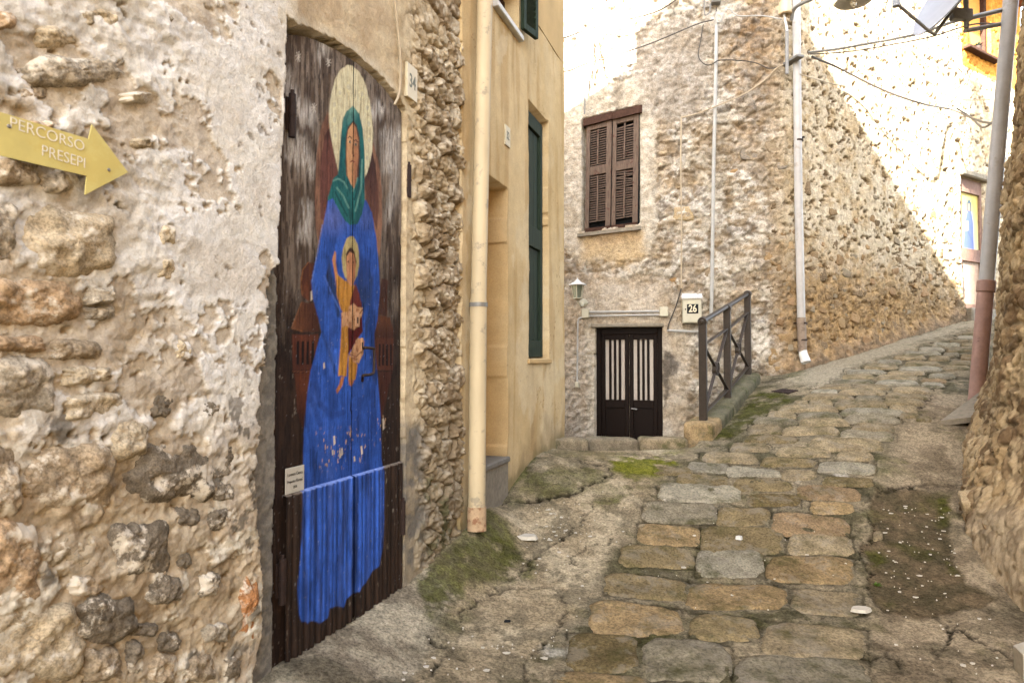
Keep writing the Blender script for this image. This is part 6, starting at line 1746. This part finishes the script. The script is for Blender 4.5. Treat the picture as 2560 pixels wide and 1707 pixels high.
cab([H26.P(1790, 30, 0.08), H26.P(1792, 55, 0.09), H26.P(1803, 52, 0.09), H26.P(1812, 28, 0.1), H26.P(1825, 25, 0.1), H26.P(1845, 40, 0.1), H26.P(1890, 40, 0.1), H26.P(1920, 42, 0.12), H26.P(1955, 50, 0.2)], 0.008, 'white cable waving from the meter box to the insulator', 'conduit')
cab([H26.P(1762, -20, 0.09), H26.P(1761, 30, 0.08), H26.P(1766, 38, 0.08), H26.P(1774, 30, 0.08), H26.P(1776, 10, 0.09)], 0.008, 'grey cable loop beside the meter box', 'steel')

# ------------------------------------------------------------------ satellite dish
sd = thing('satellite_dish', 'white satellite dish with receiver arm at the top right', 'satellite dish')
cD = at(2388, -12, dish_d)
nD = Vector((-0.86, -0.06, 0.47)).normalized()
e1 = nD.cross(Vector((0, 0, 1))).normalized(); e2 = e1.cross(nD).normalized()
MD = frame(cD, e1, e2, nD)
rows = []
for (r_, off) in [(0.0, 0), (0.10, 0), (0.2, 0), (0.3, 0), (0.37, 0), (0.395, 0.002), (0.40, 0.0), (0.40, -0.008), (0.39, -0.012), (0.3, -0.012), (0.2, -0.012), (0.0, -0.012)]:
    rows.append((r_, r_ * r_ * 0.42 + off))
MB().lathe(MD, rows, 40).build('reflector', MAT['dish'], sd, True)
bD = cD - e2 * 0.40 + nD * 0.06
sg = 1 if (cD + e2 * 0.4).z > (cD - e2 * 0.4).z else -1
bD = cD - e2 * 0.41 * sg + nD * 0.05
tipD = at(2240, 8, dish_d - 0.25)
MB().tube([cD - nD * 0.06, bD - nD * 0.05, bD + nD * 0.03], 0.016, 8).build('rear_strut', MAT['steel'], sd, True)
MB().tube([bD, tipD], 0.013, 8).build('receiver_arm', MAT['steel'], sd, True)
MB().tube([tipD + Vector((0.0, 0, -0.03)), tipD + Vector((0.0, 0, 0.10))], 0.03, 12).build('receiver', MAT['dish'], sd, True)
MB().box(frame(at(2404, 38, dish_d + 0.15), (1, 0.1, 0), (-0.1, 1, 0), (0, 0, 1)), -0.10, 0.09, -0.03, 0.03, -0.05, 0.05, 0.004).build('mount', MAT['steel'], sd)
MB().tube([at(2416, 70, 6.05), at(2414, -60, 6.05)], 0.022, 10).build('mast', MAT['steel'], sd, True)
MB().tube([at(2412, 50, 6.05), at(2516, 24, 6.2)], 0.018, 10).build('wall_arm', MAT['steel'], sd, True)
MB().tube([at(2412, 78, 6.05), at(2510, 60, 6.2)], 0.020, 10).build('wall_arm', MAT['steel'], sd, True)

# ------------------------------------------------------------------ small things on the ground
def flat_chip(px, py, w_, l_, th, mat, name, seed):
    g_ = on_ground(px, py); r_ = random.Random(seed)
    z_ = gz(g_[0], g_[1]) + 0.012
    n_ = 9; vs = []
    for k in range(n_):
        an = 2 * math.pi * k / n_; rr_ = r_.uniform(0.75, 1.1)
        vs.append(Vector((g_[0] + math.cos(an) * w_ * rr_, g_[1] + math.sin(an) * l_ * rr_, z_)))
    vs2 = [v + Vector(((g_[0] - v.x) * 0.15, (g_[1] - v.y) * 0.15, th)) for v in vs]
    return MB().add(vs + vs2, [tuple(range(n_, 2 * n_)), tuple(range(n_))[::-1]] + [(k, (k + 1) % n_, (k + 1) % n_ + n_, k + n_) for k in range(n_)]).build(name, mat, None)
o = flat_chip(1315, 1352, 0.075, 0.05, 0.02, MAT['flake'], 'stone_slab', 5); tag(o, 'pale flat stone lying in the moss before the ochre house', 'stone')
o = flat_chip(2150, 1530, 0.06, 0.04, 0.015, MAT['flake'], 'stone_slab', 6); tag(o, 'small pale flat stone in the crack beside the cobbles', 'stone')
o = flat_chip(1848, 1354, 0.025, 0.02, 0.02, MAT['white'], 'crumpled_paper', 7); tag(o, 'white crumpled scrap lying on a cobble', 'litter')
o = flat_chip(1268, 1556, 0.02, 0.014, 0.006, MAT['black'], 'tar_blob', 8); tag(o, 'black tar blob on the cement left of the cobbles', 'tar blob')
# corner stone at the lower right
g_ = on_ground(2566, 1690); z_ = gz(g_[0], g_[1])
mb = MB().box(frame(Vector((g_[0] + 0.05, g_[1], z_)), (0.95, -0.3, 0), (0.3, 0.95, 0), (0, 0, 1)), -0.07, 0.10, -0.07, 0.07, -0.1, 0.12, 0.02)
tag(mb.build('bollard_stone', MAT['flake'], None), 'pale stone block cut off by the lower right corner', 'stone')
# drain grate
ga = [on_ground(x, y) for x, y in ((1928, 979), (1972, 985), (1997, 977), (1955, 972))]
gr = thing('drain_grate', 'rusty iron drain grate beside the railing plinth', 'grate')
gv = [Vector((p[0], p[1], gz(p[0], p[1]) + 0.012)) for p in ga]
for i in range(7):
    k0, k1 = (i + 0.1) / 7, (i + 0.75) / 7
    vs = [gv[0].lerp(gv[1], k0), gv[0].lerp(gv[1], k1), gv[3].lerp(gv[2], k1), gv[3].lerp(gv[2], k0)]
    MB().add(vs + [v - Vector((0, 0, 0.02)) for v in vs], [(0, 1, 2, 3), (7, 6, 5, 4), (0, 4, 5, 1), (1, 5, 6, 2), (2, 6, 7, 3), (3, 7, 4, 0)]).build('bar', MAT['iron'], gr)
# weeds
def weed(px, py, nl, L, label, mat='leaf'):
    g_ = on_ground(px, py); z_ = gz(g_[0], g_[1]); r_ = random.Random(px)
    mb_ = MB()
    for i in range(nl):
        an = r_.uniform(0, 6.28); el = r_.uniform(0.3, 1.3); l_ = L * r_.uniform(0.5, 1)
        b0 = Vector((g_[0] + r_.uniform(-0.3, 0.3) * L, g_[1] + r_.uniform(-0.3, 0.3) * L, z_))
        dd_ = Vector((math.cos(an) * math.cos(el), math.sin(an) * math.cos(el), math.sin(el))); s_ = dd_.cross(Vector((0.1, 0.3, 1))).normalized() * l_ * 0.22
        mb_.add([b0, b0 + dd_ * l_ * 0.5 + s_, b0 + dd_ * l_ - Vector((0, 0, l_ * 0.15)), b0 + dd_ * l_ * 0.5 - s_], [(0, 1, 2, 3)])
    tag(mb_.build('weed', MAT[mat], None), label, 'plant')
weed(2193, 1466, 26, 0.035, 'tiny bright green weed growing in the crack by the damp cement')
weed(2462, 1352, 12, 0.07, 'dry weed at the foot of the right stone wall', 'leaf')
# lime flakes shed on the ground
def flakes():
    vs = []; fs = []
    r_ = random.Random(99)
    zones = [([(2200, 1260), (2370, 1250), (2400, 1440), (2360, 1520), (2230, 1500), (2190, 1400)], 80), ([(1180, 1290), (1340, 1260), (1500, 1250), (1480, 1400), (1350, 1440), (1150, 1400)], 100),
             ([(1000, 1500), (1150, 1560), (1330, 1600), (1420, 1500), (1480, 1400), (1420, 1640), (1250, 1700), (900, 1700)], 60), ([(1500, 1200), (1760, 1220), (2100, 1300), (2130, 1480), (1800, 1560), (1540, 1400)], 60),
             ([(700, 1650), (1000, 1480), (1050, 1600), (850, 1700)], 25), ([(2200, 1500), (2500, 1540), (2500, 1690), (2250, 1690)], 22)]
    for poly, cnt in zones:
        xs_ = [p[0] for p in poly]; ys_ = [p[1] for p in poly]; k = 0
        while k < cnt:
            x = r_.uniform(min(xs_), max(xs_)); y = r_.uniform(min(ys_), max(ys_))
            if not inpoly(np.array(x), np.array(y), poly): continue
            k += 1
            g_ = on_ground(x, y)
            z_ = gz(g_[0], g_[1]) + r_.uniform(0.003, 0.007)
            s_ = 0.002 + 0.011 * r_.random() ** 4
            b0 = len(vs); n_ = 5; a0_ = r_.uniform(0, 6.28)
            for j in range(n_):
                an = a0_ + 2 * math.pi * j / n_; rr_ = s_ * r_.uniform(0.6, 1.2)
                vs.append((g_[0] + math.cos(an) * rr_ * 1.3, g_[1] + math.sin(an) * rr_, z_ + r_.uniform(-0.001, 0.002)))
            for j in range(n_):
                vs.append((vs[b0 + j][0], vs[b0 + j][1], z_ - 0.004))
            fs.append(tuple(range(b0, b0 + n_)))
            for j in range(n_): fs.append((b0 + j, b0 + (j + 1) % n_, b0 + (j + 1) % n_ + n_, b0 + j + n_)[::-1])
    me = bpy.data.meshes.new('lime_flakes'); me.from_pydata(vs, [], fs); me.update()
    o_ = link('lime_flakes', me, None, MAT['flake']); o_['kind'] = 'stuff'; o_['label'] = 'scattered white lime flakes on the lane'; o_['category'] = 'flakes'
flakes()
